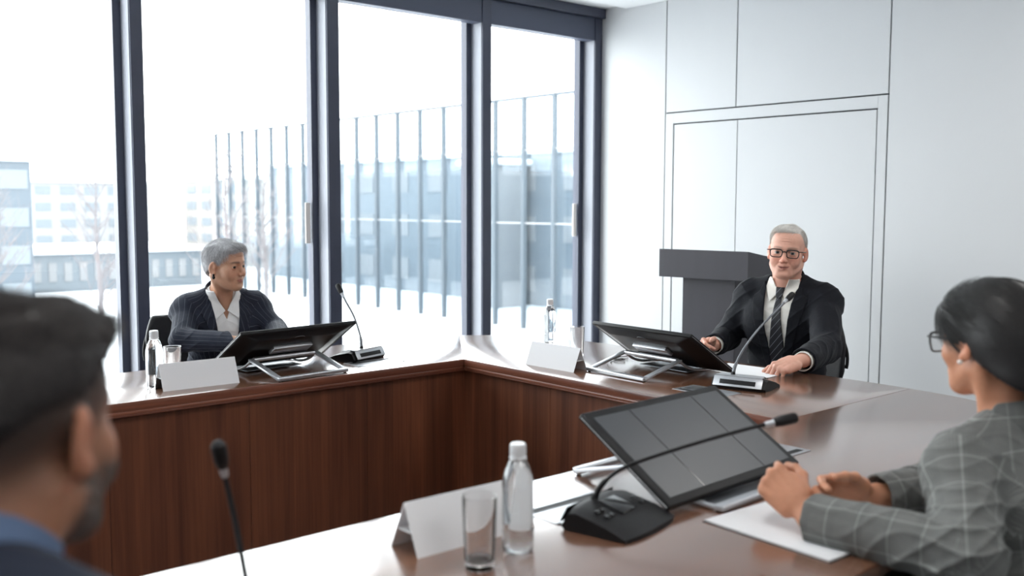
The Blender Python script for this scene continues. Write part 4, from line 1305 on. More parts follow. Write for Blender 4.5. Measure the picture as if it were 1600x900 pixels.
def shirt(T, b, neck, mat, parent, org, off, region, vpoly=None, h=.003, seed=3, collar_front=None, collar_band=True, cuffs=(), ar=None):
    s = S(); torso_prims(s, T, b, off)
    nk0, nk1 = [np.asarray(p) for p in neck]; ax = nrm(nk1 - nk0)
    s.u(rcone(nk0, nk0 + ax * .055, .061, .058), .02)
    s.warp(folds(.003, 60, T, seed))
    s.warp(lambda P, d: np.maximum(d, -(d + .006)) - d)
    s.s(rcone(nk0 - ax * .02, nk1, .053, .055))
    rg = np.asarray(region)
    def reg(P):
        q = T.loc(P); return np.maximum(poly2d(q[:, 0], q[:, 2], rg), -.03 - q[:, 1])
    s.i((reg, T.o, 1e6))
    if vpoly is not None:
        va = np.asarray(vpoly)
        def vc(P):
            q = T.loc(P); return np.maximum(poly2d(q[:, 0], q[:, 2], va), .0 - q[:, 1])
        s.s((vc, T.o, .5), .002)
    pw = np.array([T.w((x, y, z)) for x in (rg[:, 0].min(), rg[:, 0].max()) for y in (-.06, .2) for z in (rg[:, 1].min(), rg[:, 1].max())])
    o, V, Q = sdf_object('shirt', s, pw.min(0) - .01, pw.max(0) + .01, h, mat, org, parent)
    if collar_front is not None:
        for poly, rr in collar_front:
            c = S(); torso_prims(c, T, b, off)
            c.u(rcone(nk0, nk0 + ax * .085, .064, .0635), .012)
            c.warp(lambda P, d: np.maximum(d - .0085, -(d - .003)) - d)
            pa = np.asarray(poly)
            def reg2(P, pa=pa, rr=rr):
                q = T.loc(P); return np.maximum(poly2d(q[:, 0], q[:, 2], pa), rr - q[:, 1])
            c.i((reg2, T.o, 1e6), .002)
            pw = np.array([T.w((x, y, z)) for x in (pa[:, 0].min(), pa[:, 0].max()) for y in (rr, .17) for z in (pa[:, 1].min(), pa[:, 1].max())])
            sdf_object('shirt_collar', c, pw.min(0) - .02, pw.max(0) + .02, .0018, mat, org, o, B=10)
    for A, r0 in cuffs:
        c = S(); el, wr = np.asarray(A[1]), np.asarray(A[2]); d = nrm(wr - el)
        c.u(rcone(wr - d * .03, wr + d * .016, r0, r0 * .98, cut1=True)); c.s(rcone(wr - d * .05, wr + d * .05, r0 - .004))
        c.i(halfspace(wr - d * .03, -d))
        sdf_object('shirt_cuff', c, wr - .09, wr + .09, .0022, mat, org, o, B=10)
    return o

def trousers(hip, knees, ankles, mat, shoe_mat, parent, org, r=(.085, .062, .046)):
    s = S(); hip = [np.asarray(x) for x in hip]
    s.u(rcone(hip[0], hip[1], .105))
    s.u(rcone((hip[0] + hip[1]) / 2, (hip[0] + hip[1]) / 2 + np.array([0, 0, .10]), .13, .13), .06)
    for hp, kn, an in zip(hip, knees, ankles):
        s.u(rcone(hp, kn, r[0], r[1]), .03); s.u(rcone(kn, an, r[1], r[2], cut1=True), .03)
    pts = np.array(list(hip) + [np.asarray(k) for k in knees] + [np.asarray(k) for k in ankles])
    sdf_object('trousers', s, pts.min(0) - .16, pts.max(0) + np.array([.16, .16, .26]), .008, mat, org, parent, B=8)
    for kn, an in zip(knees, ankles):
        an = np.asarray(an); d = nrm(np.array([kn[0] - hip[0][0], kn[1] - hip[0][1], 0]) * 0 + np.array([*(np.mean(np.array(knees), 0) - np.mean(np.array(hip), 0))[:2], 0]))
        c = S(); z0 = .042
        a0 = np.array([an[0], an[1], z0]) - d * .04
        c.u(rcone(a0, a0 + d * .19, .040, .038)); c.u(rcone(a0, np.array([an[0], an[1], an[2] + .02]), .038, .040), .03)
        c.i(halfspace((0, 0, .004), (0, 0, -1)))
        sdf_object('shoe', c, a0 - np.array([.28, .28, .05]), a0 + np.array([.28, .28, .16]), .006, shoe_mat, org, parent, B=8)

def hair_cap(name, fr, k, parts, cut, mat, parent, org, h=.003, keep_out=None, rough=(.002, 70)):
    s = S()
    for kind, c, r, kk in parts:
        c = tuple(x * k for x in c); r = tuple(x * k for x in r)
        s.u(ell(c, r, fr), kk)
    rr = np.random.default_rng(5).uniform(0, 6, 4)
    def w(P, d):
        q = fr.loc(P)
        return (rough[0] * np.sin(rough[1] * q[:, 0] + 2 * np.sin(rough[1] * .3 * q[:, 1] + rr[0])) * np.sin(rough[1] * .5 * q[:, 1] + 1.5 * np.sin(rough[1] * .4 * q[:, 2]) + rr[1])).astype(np.float32)
    s.warp(w)
    for p, n, kk in cut:
        s.i(halfspace(tuple(x * k for x in p), n, fr), kk)
    for c, r, kk in (keep_out or ()):
        s.s(ell(tuple(x * k for x in c), tuple(x * k for x in r), fr), kk)
    return sdf_object(name, s, fr.o - .19, fr.o + .19, h, mat, org, parent, clean=.05)

def spectacles(fr, k, parent, org, wid=.050, hei=.034, rim=.0019, y=.099, z=-.001, rounding=.011, temple_y=-.02, round_=False, face=.145):
    root = empty('spectacles'); root.parent = parent
    def loc(p): return tuple(fr.w(tuple(x * k for x in p)) - org)
    mb = MB(); gap = .0095
    for x in (-1, 1):
        cx = x * (wid / 2 + gap); pts = []
        if round_:
            for i in range(33):
                a = 2 * math.pi * i / 32; pts.append((cx + wid / 2 * math.cos(a), y - .10 * (abs(cx + wid / 2 * math.cos(a))) ** 1.3 * .6, z + hei / 2 * math.sin(a)))
        else:
            n = 4
            for i in range(33):
                a = 2 * math.pi * i / 32
                ca, sa = math.cos(a), math.sin(a); e = 2 / 4.2
                px = cx + wid / 2 * math.copysign(abs(ca) ** e, ca); pz = z + hei / 2 * math.copysign(abs(sa) ** e, sa)
                if sa < 0: px = cx + (px - cx) * .93
                pts.append((px, y - .06 * abs(px) ** 1.2, pz))
        rs = [rim * (1.35 if p[2] > z + hei * .3 else 1.0) for p in pts]
        mb.tube([loc(p) for p in pts], rs, 8, caps=False)
        mb.tube([loc((x * (wid + gap), y - .006, z + hei * .34)), loc((x * (face / 2 - .001), y - .012, z + hei * .34)), loc((x * (face / 2 + .003), y - .03, z + hei * .30)), loc((x * (face / 2 + .004), .01, z + .006)), loc((x * (face / 2 + .003), -.012, z + .004)), loc((x * (face / 2), -.030, z - .018))], rim * 1.0, 8)
        lens = [loc(p) for p in pts[:-1]]
        lm = MB(); lm.faces(lens, [list(range(len(lens)))]); lm.build('lens', M_LENS, root, sm=False)
    mb.tube([loc((-gap - .001, y - .0005, z + hei * .18)), loc((0, y + .0015, z + hei * .26)), loc((gap + .001, y - .0005, z + hei * .18))], rim * 1.1, 8)
    mb.build('frame', M_SPEC, root)
    return root
def lin(r, g_, b): return np.array(srgb(r, g_, b)[:3])

def hair_strands(name, V, Q, fr, k, n, flow, length, mat, org, parent, mask=None, **kw):
    N = vnormals(V, Q)
    q = (V - fr.o) @ fr.M / k
    ok = ~((np.abs(q[:, 0]) > .055) & (np.hypot(q[:, 1] + .008, q[:, 2] + .018) < .046))
    if mask is not None: ok = ok & mask(q)
    out = ((V - fr.o) * N).sum(1) > 0
    idx = np.where(ok & out)[0]
    pick = rng.choice(idx, n)
    qq = q[pick]
    d = flow(qq) @ fr.M.T
    L = length(qq) if callable(length) else length
    return strands(name, V[pick] + rng.normal(0, .0012, (n, 3)), d, N[pick], L, mat, org, parent, **kw)

# ------------------------------------------------------------ the grey-haired woman by the window
def make_woman():
    org = np.array([2.07, 4.60, 0.0])
    root = empty('person', org)
    tag(root, 'woman with short grey hair and dark pinstriped jacket over white shirt, by the window', 'person')
    yaw = R(-101); T = F((2.080, 4.490, .906), frame_yp(yaw, R(-8)))
    b = (.158, .150, .66, .135)
    H = F((2.062, 4.400, 1.122), frame_yp(R(-66), R(-4), R(2))); k = .97
    nk0 = T.w((0, -.005, .045)); nk1 = H.w((0, -.028, -.070))
    aR = (T.w((.160, -.01, -.01)), (1.820, 4.350, .790), (2.000, 4.050, .795))
    aL = (T.w((-.160, -.01, -.01)), (2.285, 4.340, .800), (2.150, 4.050, .795))
    ar = (.050, .041, .029)
    s = S()
    head_sdf(s, H, k, nose=.88, jaw=.92, age=.3, neck_to=T.w((0, .0, .03)), neck_r=.050, smile=.3)
    torso_prims(s, T, b, -.008)
    for A in (aR, aL): arm(s, A, ar, -.004, cut=False)
    for A, sd in ((aR, 1), (aL, -1)):
        d = nrm(A[2] - np.array(A[1])); d[2] = -.12
        M = frame_from(d + np.array([-.25 * sd * 0, 0, 0]), (0, 0, 1))
        hand_sdf(s, F(np.array(A[2]) + d * .03, M), -sd, .92, curl=((18, 25, 15),) * 4)
    skin = lin(196, 152, 126)
    body, V, Q = sdf_object('body', s, (1.66, 3.78, .42), (2.52, 4.72, 1.28), .0024, M_SKIN, org, root,
                            col=skin_colours(H, skin, k, lip=lin(158, 92, 84), brow=lin(80, 66, 60), brow_a=.85, ruddy=.35, smile=.3))
    for x in (-1, 1):
        eye_mesh(H, H.w((x * .0325 * k, .0745 * k, -.0005)), .0128 * k, H.M @ nrm((.30, 1, .0)), M_IRISB, root, org)
    # hair: short crop swept to her left
    parts = [('e', (0, -.020, .034), (.0815, .103, .091), 0), ('e', (0, .020, .070), (.064, .066, .046), .03), ('e', (-.014, .056, .090), (.044, .024, .018), .03), ('e', (0, -.070, -.015), (.058, .042, .058), .03)]
    cut = [((0, .080, .072), (0, .62, -.78), .010)]
    hair, HV, HQ = hair_cap('hair', H, k, parts, cut, M_HAIRW, root, org, h=.0028, keep_out=[((.088, -.006, -.020), (.026, .022, .034), .006), ((-.088, -.006, -.020), (.026, .022, .034), .006)], rough=(.0022, 85))
    def flow(q):
        d = np.stack([-.55 + .5 * np.sign(q[:, 0]) * np.clip(-q[:, 1] * 9, 0, 1), .75 - 6 * np.clip(.02 - q[:, 1], 0, .2), -.35 - 5 * np.clip(.06 - q[:, 2], 0, .2)], 1)
        side = np.abs(q[:, 0]) > .055
        d[side] = np.stack([0 * q[side, 0], .15 - 5 * np.clip(.03 - q[side, 1], 0, .1), -1 + 0 * q[side, 2]], 1)
        return d
    hair_strands('hair_strands', HV, HQ, H, k, 9000, flow, .030, M_HAIRWS, org, hair, seg=5, lift=.10, jit=.20, rad=.00032, ball=(H, (0, -.020 * k, .034 * k), (.0815 * k, .103 * k, .091 * k)))
    # sideburns
    hair_strands('hair_strands', HV, HQ, H, k, 900, lambda q: np.tile([0, .25, -1.0], (len(q), 1)), .030, M_HAIRWS, org, hair, mask=lambda q: (q[:, 1] > .01) & (q[:, 1] < .05) & (q[:, 2] < .045) & (np.abs(q[:, 0]) > .05), seg=4, lift=.05, jit=.15, rad=.00030)
    # ear studs
    for x in (-1, 1):
        p = H.w((x * .086 * k, .001 * k, -.041 * k)) - org
        MB().lathe([(0, -.0055), (.004, -.004), (.0055, 0), (.004, .004), (0, .0055)], 14, tuple(p)).build('earring', M_EARRING, root)
        MB().lathe([(0, -.009), (.0058, -.006), (.008, 0), (.0058, .006), (0, .009)], 14, tuple(p - np.array([0, 0, .012]))).build('earring', M_EARRING, root)
    # clothes
    vp = [(-.016, -.30), (-.048, -.10), (-.072, .06), (-.075, .16), (.075, .16), (.072, .06), (.048, -.10), (.016, -.30), (0, -.34)]
    lapR = [(.014, -.31), (.045, -.10), (.066, .05), (.082, .075), (.092, .02), (.118, .0), (.098, -.045), (.055, -.20)]
    lapL = [(-x, y) for x, y in lapR]
    jacket('jacket', T, b, (aR, aL), ar, (nk0, nk1), M_PIN, root, org, .0028, vp, ((1, lapR), (-1, lapL)), off=.013, fold=(.0045, 52), seed=2, pads=1)
    sc = [([(.004, .010), (.030, .050), (.058, .105), (.085, .10), (.080, .045), (.056, -.028)], -.02), ([(-.004, .010), (-.030, .050), (-.058, .105), (-.085, .10), (-.080, .045), (-.056, -.028)], -.02)]
    sh = shirt(T, b, (nk0, nk1), M_SHIRTW, root, org, .003, [(-.11, -.34), (-.11, .14), (.11, .14), (.11, -.34)], vpoly=[(0, -.03), (.034, .05), (.05, .15), (-.05, .15), (-.034, .05)], h=.0025, collar_front=sc, cuffs=((aR, .036), (aL, .036)))
    pl = MB()
    for z in (-.06, -.13, -.20):
        c = T.w((0, .128, z))
    hip = (T.w((.085, .02, -.38)), T.w((-.085, .02, -.38)))
    kn = (np.array([1.96, 4.11, .50]), np.array([2.17, 4.12, .50])); an = (np.array([1.97, 4.18, .09]), np.array([2.15, 4.17, .09]))
    trousers(hip, kn, an, M_TROUS, M_SHOE, root, org)
    return root

# ------------------------------------------------------------ the older man in glasses
def make_man():
    org = np.array([4.04, 2.57, 0.0])
    root = empty('person', org)
    tag(root, 'older man with white hair, glasses, black suit and striped tie, before the lectern', 'person')
    yaw = R(192); T = F((3.935, 2.560, .985), frame_yp(yaw, R(-6), R(-1)))
    b = (.170, .168, .68, .17)
    H = F((3.868, 2.520, 1.204), frame_yp(R(206), R(-2), R(-4))); k = 1.0
    nk0 = T.w((0, -.005, .050)); nk1 = H.w((0, -.028, -.075))
    aR = (T.w((.172, -.01, -.012)), (3.860, 2.835, .785), (3.660, 2.755, .772))
    aL = (T.w((-.172, -.01, -.012)), (3.740, 2.235, .810), (3.400, 2.130, .800))
    ar = (.056, .048, .036)
    s = S()
    head_sdf(s, H, k, nose=1.12, jaw=1.06, age=1.0, neck_to=T.w((0, .0, .03)), neck_r=.057, smile=1.5, open_mouth=.0010)
    torso_prims(s, T, b, -.008)
    for A in (aR, aL): arm(s, A, (.052, .043, .030), -.004, cut=False)
    # left hand: loosely curled on the table, fingers towards the camera
    hd = nrm((-.86, .38, -.30)); M = frame_from(hd, (-.30, -.25, .92))
    hand_sdf(s, F(np.array(aL[2]) + np.array([-.030, .010, .004]), M), 1, 1.0, curl=((50, 56, 30), (54, 58, 32), (57, 58, 34), (60, 58, 34)), spread=(5, 1, -3, -7), thumb=((.45, .75, -.35), (.15, .95, -.15), (.05, .95, -.25)))
    # right hand: resting behind the monitor, thumb up
    hd2 = nrm((-.80, -.10, .05)); M2 = frame_from(hd2, (.10, .85, .45))
    hand_sdf(s, F(np.array(aR[2]) + np.array([-.035, -.004, .004]), M2), -1, 1.0, curl=((45, 60, 35),) * 4, thumb=((.50, .75, -.40), (.12, .95, -.25), (.0, .95, -.3)))
    skin = lin(222, 172, 152)
    body, V, Q = sdf_object('body', s, (3.18, 1.98, .52), (4.16, 3.08, 1.36), .0024, M_SKIN, org, root,
                            col=skin_colours(H, skin, k, lip=lin(176, 108, 98), brow=lin(150, 128, 116), brow_a=.7, ruddy=.75, smile=1.5, open_mouth=1.0, scalp=(*lin(205, 190, 182), .55, .085, .35)))
    for x in (-1, 1):
        eye_mesh(H, H.w((x * .0325 * k, .0745 * k, -.0005)), .0128 * k, H.M @ nrm((-.05, 1, .04)), M_IRISG, root, org)
    parts = [('e', (0, -.022, .033), (.0810, .099, .0865), 0), ('e', (.012, .024, .086), (.050, .046, .030), .03), ('e', (0, -.070, -.010), (.060, .042, .056), .03)]
    cut = [((0, .060, .086), (0, .66, -.74), .010)]
    hair, HV, HQ = hair_cap('hair', H, k, parts, cut, M_HAIRM, root, org, h=.0028, keep_out=[((.092, -.008, -.018), (.028, .023, .036), .006), ((-.092, -.008, -.018), (.028, .023, .036), .006), ((.054, .064, .066), (.030, .036, .030), .010), ((-.054, .064, .062), (.028, .036, .026), .010)], rough=(.0015, 70))
    def flow(q):
        d = np.stack([.75 + 0 * q[:, 0], .1 - 3 * np.clip(.03 - q[:, 1], 0, .2), -.35 - 4 * np.clip(.07 - q[:, 2], 0, .2)], 1)
        side = np.abs(q[:, 0]) > .05
        d[side] = np.stack([.2 * np.sign(q[side, 0]), -.55 + 0 * q[side, 1], -.8 + 0 * q[side, 2]], 1)
        return d
    hair_strands('hair_strands', HV, HQ, H, k, 8000, flow, .030, M_HAIRMS, org, hair, seg=5, lift=.03, jit=.12, rad=.00030, ball=(H, (0, -.022 * k, .033 * k), (.081 * k, .099 * k, .0865 * k)))
    spectacles(H, k, root, org, wid=.0525, hei=.0345, y=.1005, z=-.0025, face=.154, rim=.0021)
    vp = [(-.012, -.34), (-.050, -.14), (-.074, .05), (-.078, .16), (.078, .16), (.074, .05), (.050, -.14), (.012, -.34), (.012, -.40), (-.012, -.40)]
    lapR = [(.010, -.36), (.047, -.14), (.070, .05), (.088, .085), (.100, .040), (.125, .022), (.122, -.015), (.108, -.08), (.060, -.26)]
    lapL = [(-x, y) for x, y in lapR]
    jacket('jacket', T, b, (aR, aL), ar, (nk0, nk1), M_SUIT, root, org, .003, vp, ((1, lapR), (-1, lapL)), off=.015, fold=(.0055, 46), seed=6, pads=1, collar_r=.014)
    sc = [([(.002, .046), (.024, .066), (.040, .104), (.072, .100), (.076, .060), (.040, .002)], -.03), ([(-.002, .046), (-.024, .066), (-.040, .104), (-.072, .100), (-.076, .060), (-.040, .002)], -.03)]
    sh = shirt(T, b, (nk0, nk1), M_SHIRTM, root, org, .003, [(-.11, -.40), (-.11, .15), (.11, .15), (.11, -.40)], h=.0026, seed=4, collar_front=sc, cuffs=((aL, .0395), (aR, .0395)))
    # tie
    def tie_surface():
        c = S(); torso_prims(c, T, b, .003)
        c.u(rcone(nk0, np.asarray(nk0) + nrm(np.asarray(nk1) - nk0) * .055, .061, .058), .02)
        return c
    for nm, poly, lo, hi in (('tie', [(-.013, .022), (.013, .022), (.034, -.18), (.043, -.34), (.0, -.38), (-.043, -.34), (-.034, -.18)], .001, .008), ('tie_knot', [(-.021, .064), (.021, .064), (.014, .020), (-.014, .020)], .0, .015)):
        c = tie_surface()
        c.warp(lambda P, d, lo=lo, hi=hi: np.maximum(d - hi, -(d - lo)) - d)
        pa = np.asarray(poly)
        def reg(P, pa=pa):
            q = T.loc(P); return np.maximum(poly2d(q[:, 0], q[:, 2], pa), .01 - q[:, 1])
        c.i((reg, T.o, 1e6), .006)
        pw = np.array([T.w((x, y, z)) for x in (-.06, .06) for y in (0, .19) for z in (pa[:, 1].min() - .01, pa[:, 1].max() + .01)])
        def at(V):
            q = (V - T.o) @ T.M
            return {'u': -q[:, 0], 'v': -q[:, 2] * .8}
        sdf_object(nm, c, pw.min(0), pw.max(0), .0022, M_TIE, org, sh, attrs=at, B=10)
    hip = (T.w((.095, .0, -.42)), T.w((-.095, .0, -.42)))
    kn = (np.array([3.58, 2.66, .52]), np.array([3.56, 2.42, .52])); an = (np.array([3.66, 2.66, .09]), np.array([3.64, 2.43, .09]))
    trousers(hip, kn, an, M_SUITT, M_SHOE, root, org)
    return root

# ------------------------------------------------------------ the dark-haired woman in the checked blazer
def make_blazer_woman():
    org = np.array([2.12, .60, 0.0])
    root = empty('person', org)
    tag(root, 'woman with sleek black hair and grey checked blazer, seen from behind', 'person')
    yaw = R(76); T = F((2.075, .808, .895), frame_yp(yaw, R(-10), R(0)))
    b = (.158, .150, .68, .135)
    H = F((2.085, .872, 1.135), frame_yp(R(73), R(-7), R(0))); k = .98
    nk0 = T.w((0, -.008, .045)); nk1 = H.w((0, -.030, -.075))
    aL = (T.w((-.165, -.01, -.015)), (1.735, .745, .795), (1.712, 1.045, .790))
    aR = (T.w((.165, -.01, -.015)), (2.240, .890, .805), (1.925, 1.020, .798))
    ar = (.054, .047, .036)
    s = S()
    head_sdf(s, H, k, nose=.9, jaw=.92, age=0, neck_to=T.w((0, -.005, .03)), neck_r=.048)
    torso_prims(s, T, b, -.008)
    for A in (aR, aL): arm(s, A, (.048, .038, .0265), -.004, cut=False)
    # left hand raised in a loose fist, back of the hand to the camera
    hdL = nrm((.02, .86, .50)); ML = frame_from(hdL, (-.80, -.38, .34))
    hand_sdf(s, F(np.array(aL[2]) + np.array([.006, .030, .018]), ML), 1, .95, curl=((60, 80, 40), (66, 82, 40), (70, 82, 42), (74, 80, 42)), spread=(6, 2, -2, -6), thumb=((.50, .70, -.55), (.05, .85, -.55), (-.25, .80, -.45)))
    # right hand, thumb side towards the camera, fingers curled towards the left hand
    hdR = nrm((-.88, .36, .18)); MR = frame_from(hdR, (.36, .88, .25))
    hand_sdf(s, F(np.array(aR[2]) + np.array([-.032, .018, .006]), MR), -1, 1.0, curl=((22, 42, 24), (28, 46, 26), (34, 48, 28), (38, 50, 30)), spread=(4, 1, -3, -6), thumb=((.45, .80, -.38), (.12, .95, -.28), (-.05, .98, -.2)))
    skin = lin(196, 140, 110)
    body, V, Q = sdf_object('body', s, (1.62, .62, .44), (2.42, 1.32, 1.29), .0024, M_SKIN, org, root,
                            col=skin_colours(H, skin, k, lip=lin(160, 84, 76), brow=lin(40, 28, 24), ruddy=.45))
    for x in (-1, 1):
        eye_mesh(H, H.w((x * .0325 * k, .0745 * k, -.0005)), .0128 * k, H.M @ nrm((0, 1, 0)), M_IRISB, root, org)
    parts = [('e', (0, -.026, .030), (.092, .116, .098), 0), ('e', (0, -.075, -.030), (.088, .088, .108), .04), ('e', (-.004, .052, .058), (.070, .042, .038), .03), ('e', (0, -.092, -.105), (.072, .062, .055), .05)]
    cut = [((0, .070, .022), (0, .42, -.91), .02)]
    hair, HV, HQ = hair_cap('hair', H, k, parts, [((0, .060, .002), (0, .50, -.866), .02)], M_HAIRP, root, org, h=.0032, keep_out=[((0, .104, -.012), (.066, .050, .072), .012), ((-.097, .018, -.034), (.040, .042, .036), .010), ((.097, .018, -.034), (.040, .042, .036), .010)], rough=(.0012, 45))
    def flow(q):
        return np.stack([.10 * np.sign(q[:, 0]), -.95 + 0 * q[:, 1], -.55 - 2.0 * np.clip(.05 - q[:, 2], 0, .2) + 3.5 * np.clip(-.04 - q[:, 1], 0, .1) * 0], 1)
    hair_strands('hair_strands', HV, HQ, H, k, 8000, flow, .06, M_HAIRPS, org, hair, seg=6, lift=.0, jit=.03, rad=.00035, ball=(H, (0, -.030 * k, .020 * k), (.092 * k, .116 * k, .108 * k)))
    for x in (-1, 1):
        p = H.w((x * .0865 * k, .001 * k, -.043 * k)) - org
        MB().lathe([(0, -.0055), (.0038, -.0038), (.0055, 0), (.0038, .0038), (0, .0055)], 16, tuple(p)).build('earring', M_PEARL, root)
    spectacles(H, k, root, org, wid=.050, hei=.042, y=.104, z=-.004, face=.152, rim=.0021, round_=False)
    vp = [(-.016, -.32), (-.045, -.10), (-.066, .06), (-.068, .16), (.068, .16), (.066, .06), (.045, -.10), (.016, -.32)]
    lapR = [(.014, -.31), (.045, -.10), (.064, .05), (.080, .075), (.090, .02), (.112, .0), (.095, -.045), (.055, -.20)]
    lapL = [(-x, y) for x, y in lapR]
    def zone(P):
        w = np.ones(len(P), np.float32)
        for A in (aL, aR):
            e = np.asarray(A[1], np.float32)
            w += 2.6 * np.exp(-((np.linalg.norm(P - e, axis=1)) / .13) ** 2)
        return w
    jacket('blazer', T, b, (aR, aL), ar, (nk0, nk1), M_CHECK, root, org, .0028, vp, ((1, lapR), (-1, lapL)), off=.014, fold=(.0042, 58), seed=9, pads=1, zone=zone, collar_r=.015)
    shirt(T, b, (nk0, nk1), M_SHIRTW, root, org, .003, [(-.11, -.34), (-.11, .10), (.11, .10), (.11, -.34)], vpoly=[(0, -.05), (.04, .05), (.05, .15), (-.05, .15), (-.04, .05)], h=.003)
    hip = (T.w((.085, .02, -.37)), T.w((-.085, .02, -.37)))
    kn = (np.array([2.25, 1.15, .50]), np.array([2.02, 1.18, .50])); an = (np.array([2.24, 1.08, .09]), np.array([2.04, 1.10, .09]))
    trousers(hip, kn, an, M_TROUSG, M_SHOE, root, org)
    return root

# ------------------------------------------------------------ the man nearest the camera
def make_near_man():
    org = np.array([.10, .82, 0.0])
    root = empty('person', org)
    tag(root, 'man with short dark hair and greying beard, seen closely from behind', 'person')
    yaw = R(34); T = F((.178, .912, 1.018), frame_yp(yaw, R(-6)))
    b = (.178, .165, .68, .16)
    H = F((.243, .970, 1.206), frame_yp(R(36), R(-4), R(0))); k = 1.0
    nk0 = T.w((0, -.005, .050)); nk1 = H.w((0, -.028, -.075))
    aR = (T.w((.182, -.01, -.012)), (.40, .77, .800), (.62, .92, .800))
    aL = (T.w((-.182, -.01, -.012)), (.20, 1.26, .800), (.37, 1.46, .798))
    ar = (.056, .048, .036)
    s = S()
    head_sdf(s, H, k, nose=1.1, jaw=1.08, age=.4, neck_to=T.w((0, -.005, .03)), neck_r=.060)
    torso_prims(s, T, b, -.008)
    for A, sd in ((aR, 1), (aL, -1)):
        arm(s, A, (.052, .043, .030), -.004, cut=False)
        d = nrm(np.array(A[2]) - np.array(A[1])); d[2] = -.12
        hand_sdf(s, F(np.array(A[2]) + d * .03, frame_from(d, (0, 0, 1))), -sd, 1.0, curl=((20, 28, 18),) * 4)
    skin = lin(178, 126, 98)
    body, V, Q = sdf_object('body', s, (-.12, .62, .48), (.92, 1.56, 1.37), .0034, M_SKIN, org, root,
                            col=skin_colours(H, skin, k, brow=lin(45, 36, 32), ruddy=.5, beard=(*lin(92, 84, 80), .8), scalp=(*lin(52, 45, 42), .97, -.014, .45)))
    for x in (-1, 1):
        eye_mesh(H, H.w((x * .0325 * k, .0745 * k, -.0005)), .0128 * k, H.M @ nrm((0, 1, 0)), M_IRISB, root, org)
    parts = [('e', (0, -.018, .034), (.0815, .102, .086), 0), ('e', (0, .020, .082), (.064, .070, .032), .03), ('e', (.004, .066, .084), (.050, .026, .026), .02), ('e', (0, -.070, -.015), (.060, .044, .056), .03)]
    hair, HV, HQ = hair_cap('hair', H, k, parts, [((0, .085, .044), (0, .28, -.96), .035)], M_HAIRF, root, org, h=.0034, keep_out=[((.090, -.006, -.020), (.028, .023, .038), .006), ((-.090, -.006, -.020), (.028, .023, .038), .006)], rough=(.003, 70))
    def flow(q):
        d = np.stack([.3 + 0 * q[:, 0], 1.0 + 0 * q[:, 1], .35 + 0 * q[:, 2]], 1)
        side = (q[:, 2] < .07)
        d[side] = np.tile([0, .2, -1.0], (side.sum(), 1))
        return d
    top = lambda q: np.where(q[:, 2] > .075, .026, .008)
    hair_strands('hair_strands', HV, HQ, H, k, 7000, flow, top, M_HAIRFS, org, hair, seg=4, lift=.22, jit=.35, rad=.00035)
    # short beard
    Nn = vnormals(V, Q); q = (V - H.o) @ H.M / k
    bm = (q[:, 2] < -.034) & (q[:, 2] > -.125) & (q[:, 1] > .0) & ((V - H.o) * Nn).sum(1).__gt__(0) & ~((np.abs(q[:, 0]) < .026) & (np.abs(q[:, 2] + .067) < .009))
    pick = rng.choice(np.where(bm)[0], 2500)
    strands('beard', V[pick], np.tile(H.M @ np.array([0, .3, -1.0]), (len(pick), 1)), Nn[pick], .012, M_BEARD, org, root, seg=3, lift=.5, jit=.3, rad=.0003)
    vp = [(-.012, -.34), (-.050, -.14), (-.074, .05), (-.078, .16), (.078, .16), (.074, .05), (.050, -.14), (.012, -.34)]
    jacket('jacket', T, b, (aR, aL), ar, (nk0, nk1), M_NAVY, root, org, .0045, vp, (), off=.015, fold=(.005, 46), seed=12, pads=1, collar_r=.014, collar_h=.078)
    c = S(); a0, a1 = np.asarray(nk0), np.asarray(nk1); ax = nrm(a1 - a0)
    c.u(rcone(a0, a1, .074, .068)); c.warp(lambda P, d: np.maximum(d, -(d + .005)) - d)
    c.i(halfspace(a0 + ax * .068, ax)); c.i(halfspace(a0 - ax * .03, -ax))
    sdf_object('shirt_collar', c, (a0 + a1) / 2 - .14, (a0 + a1) / 2 + .14, .003, M_SHIRTB, org, root)
    hip = (T.w((.095, .0, -.42)), T.w((-.095, .0, -.42)))
    f = T.M[:, 1]; f = nrm((f[0], f[1], 0)); r_ = np.array([f[1], -f[0], 0])
    base = np.array([*T.o[:2], 0]) - f * .05
    kn = tuple(base + f * .40 + r_ * x * .12 + np.array([0, 0, .50]) for x in (1, -1)); an = tuple(base + f * .34 + r_ * x * .11 + np.array([0, 0, .09]) for x in (1, -1))
    trousers(hip, kn, an, M_NAVYT, M_SHOE, root, org)
    return root

M_HAIRW = principled('hair_grey', lin(176, 176, 178).tolist() + [1], rough=.5, noise=(60, .35, (1, 1, .3)))
M_HAIRWS = attr_material('hair_grey_strands', 'hair', a=srgb(110, 110, 114), b=srgb(236, 236, 238), rough=.38)
M_HAIRM = principled('hair_white', lin(210, 206, 200).tolist() + [1], rough=.5, noise=(60, .2, (1, 1, .3)))
M_HAIRMS = attr_material('hair_white_strands', 'hair', a=srgb(176, 172, 166), b=srgb(246, 243, 238), rough=.4)
M_HAIRP = principled('hair_black', lin(18, 16, 17).tolist() + [1], rough=.48)
M_HAIRPS = attr_material('hair_black_strands', 'hair', a=srgb(10, 9, 9), b=srgb(36, 33, 32), rough=.42)
M_HAIRF = principled('hair_dark', lin(38, 33, 32).tolist() + [1], rough=.5)
M_HAIRFS = attr_material('hair_dark_strands', 'hair', a=srgb(20, 18, 18), b=srgb(74, 66, 64), rough=.4)
M_BEARD = attr_material('beard', 'hair', a=srgb(50, 44, 42), b=srgb(150, 145, 140), rough=.5)
M_EARRING = principled('earring_dark', (.012, .012, .014, 1), rough=.25, metal=.3)
M_PEARL = principled('pearl', (.75, .70, .66, 1), rough=.2, coat=.5)
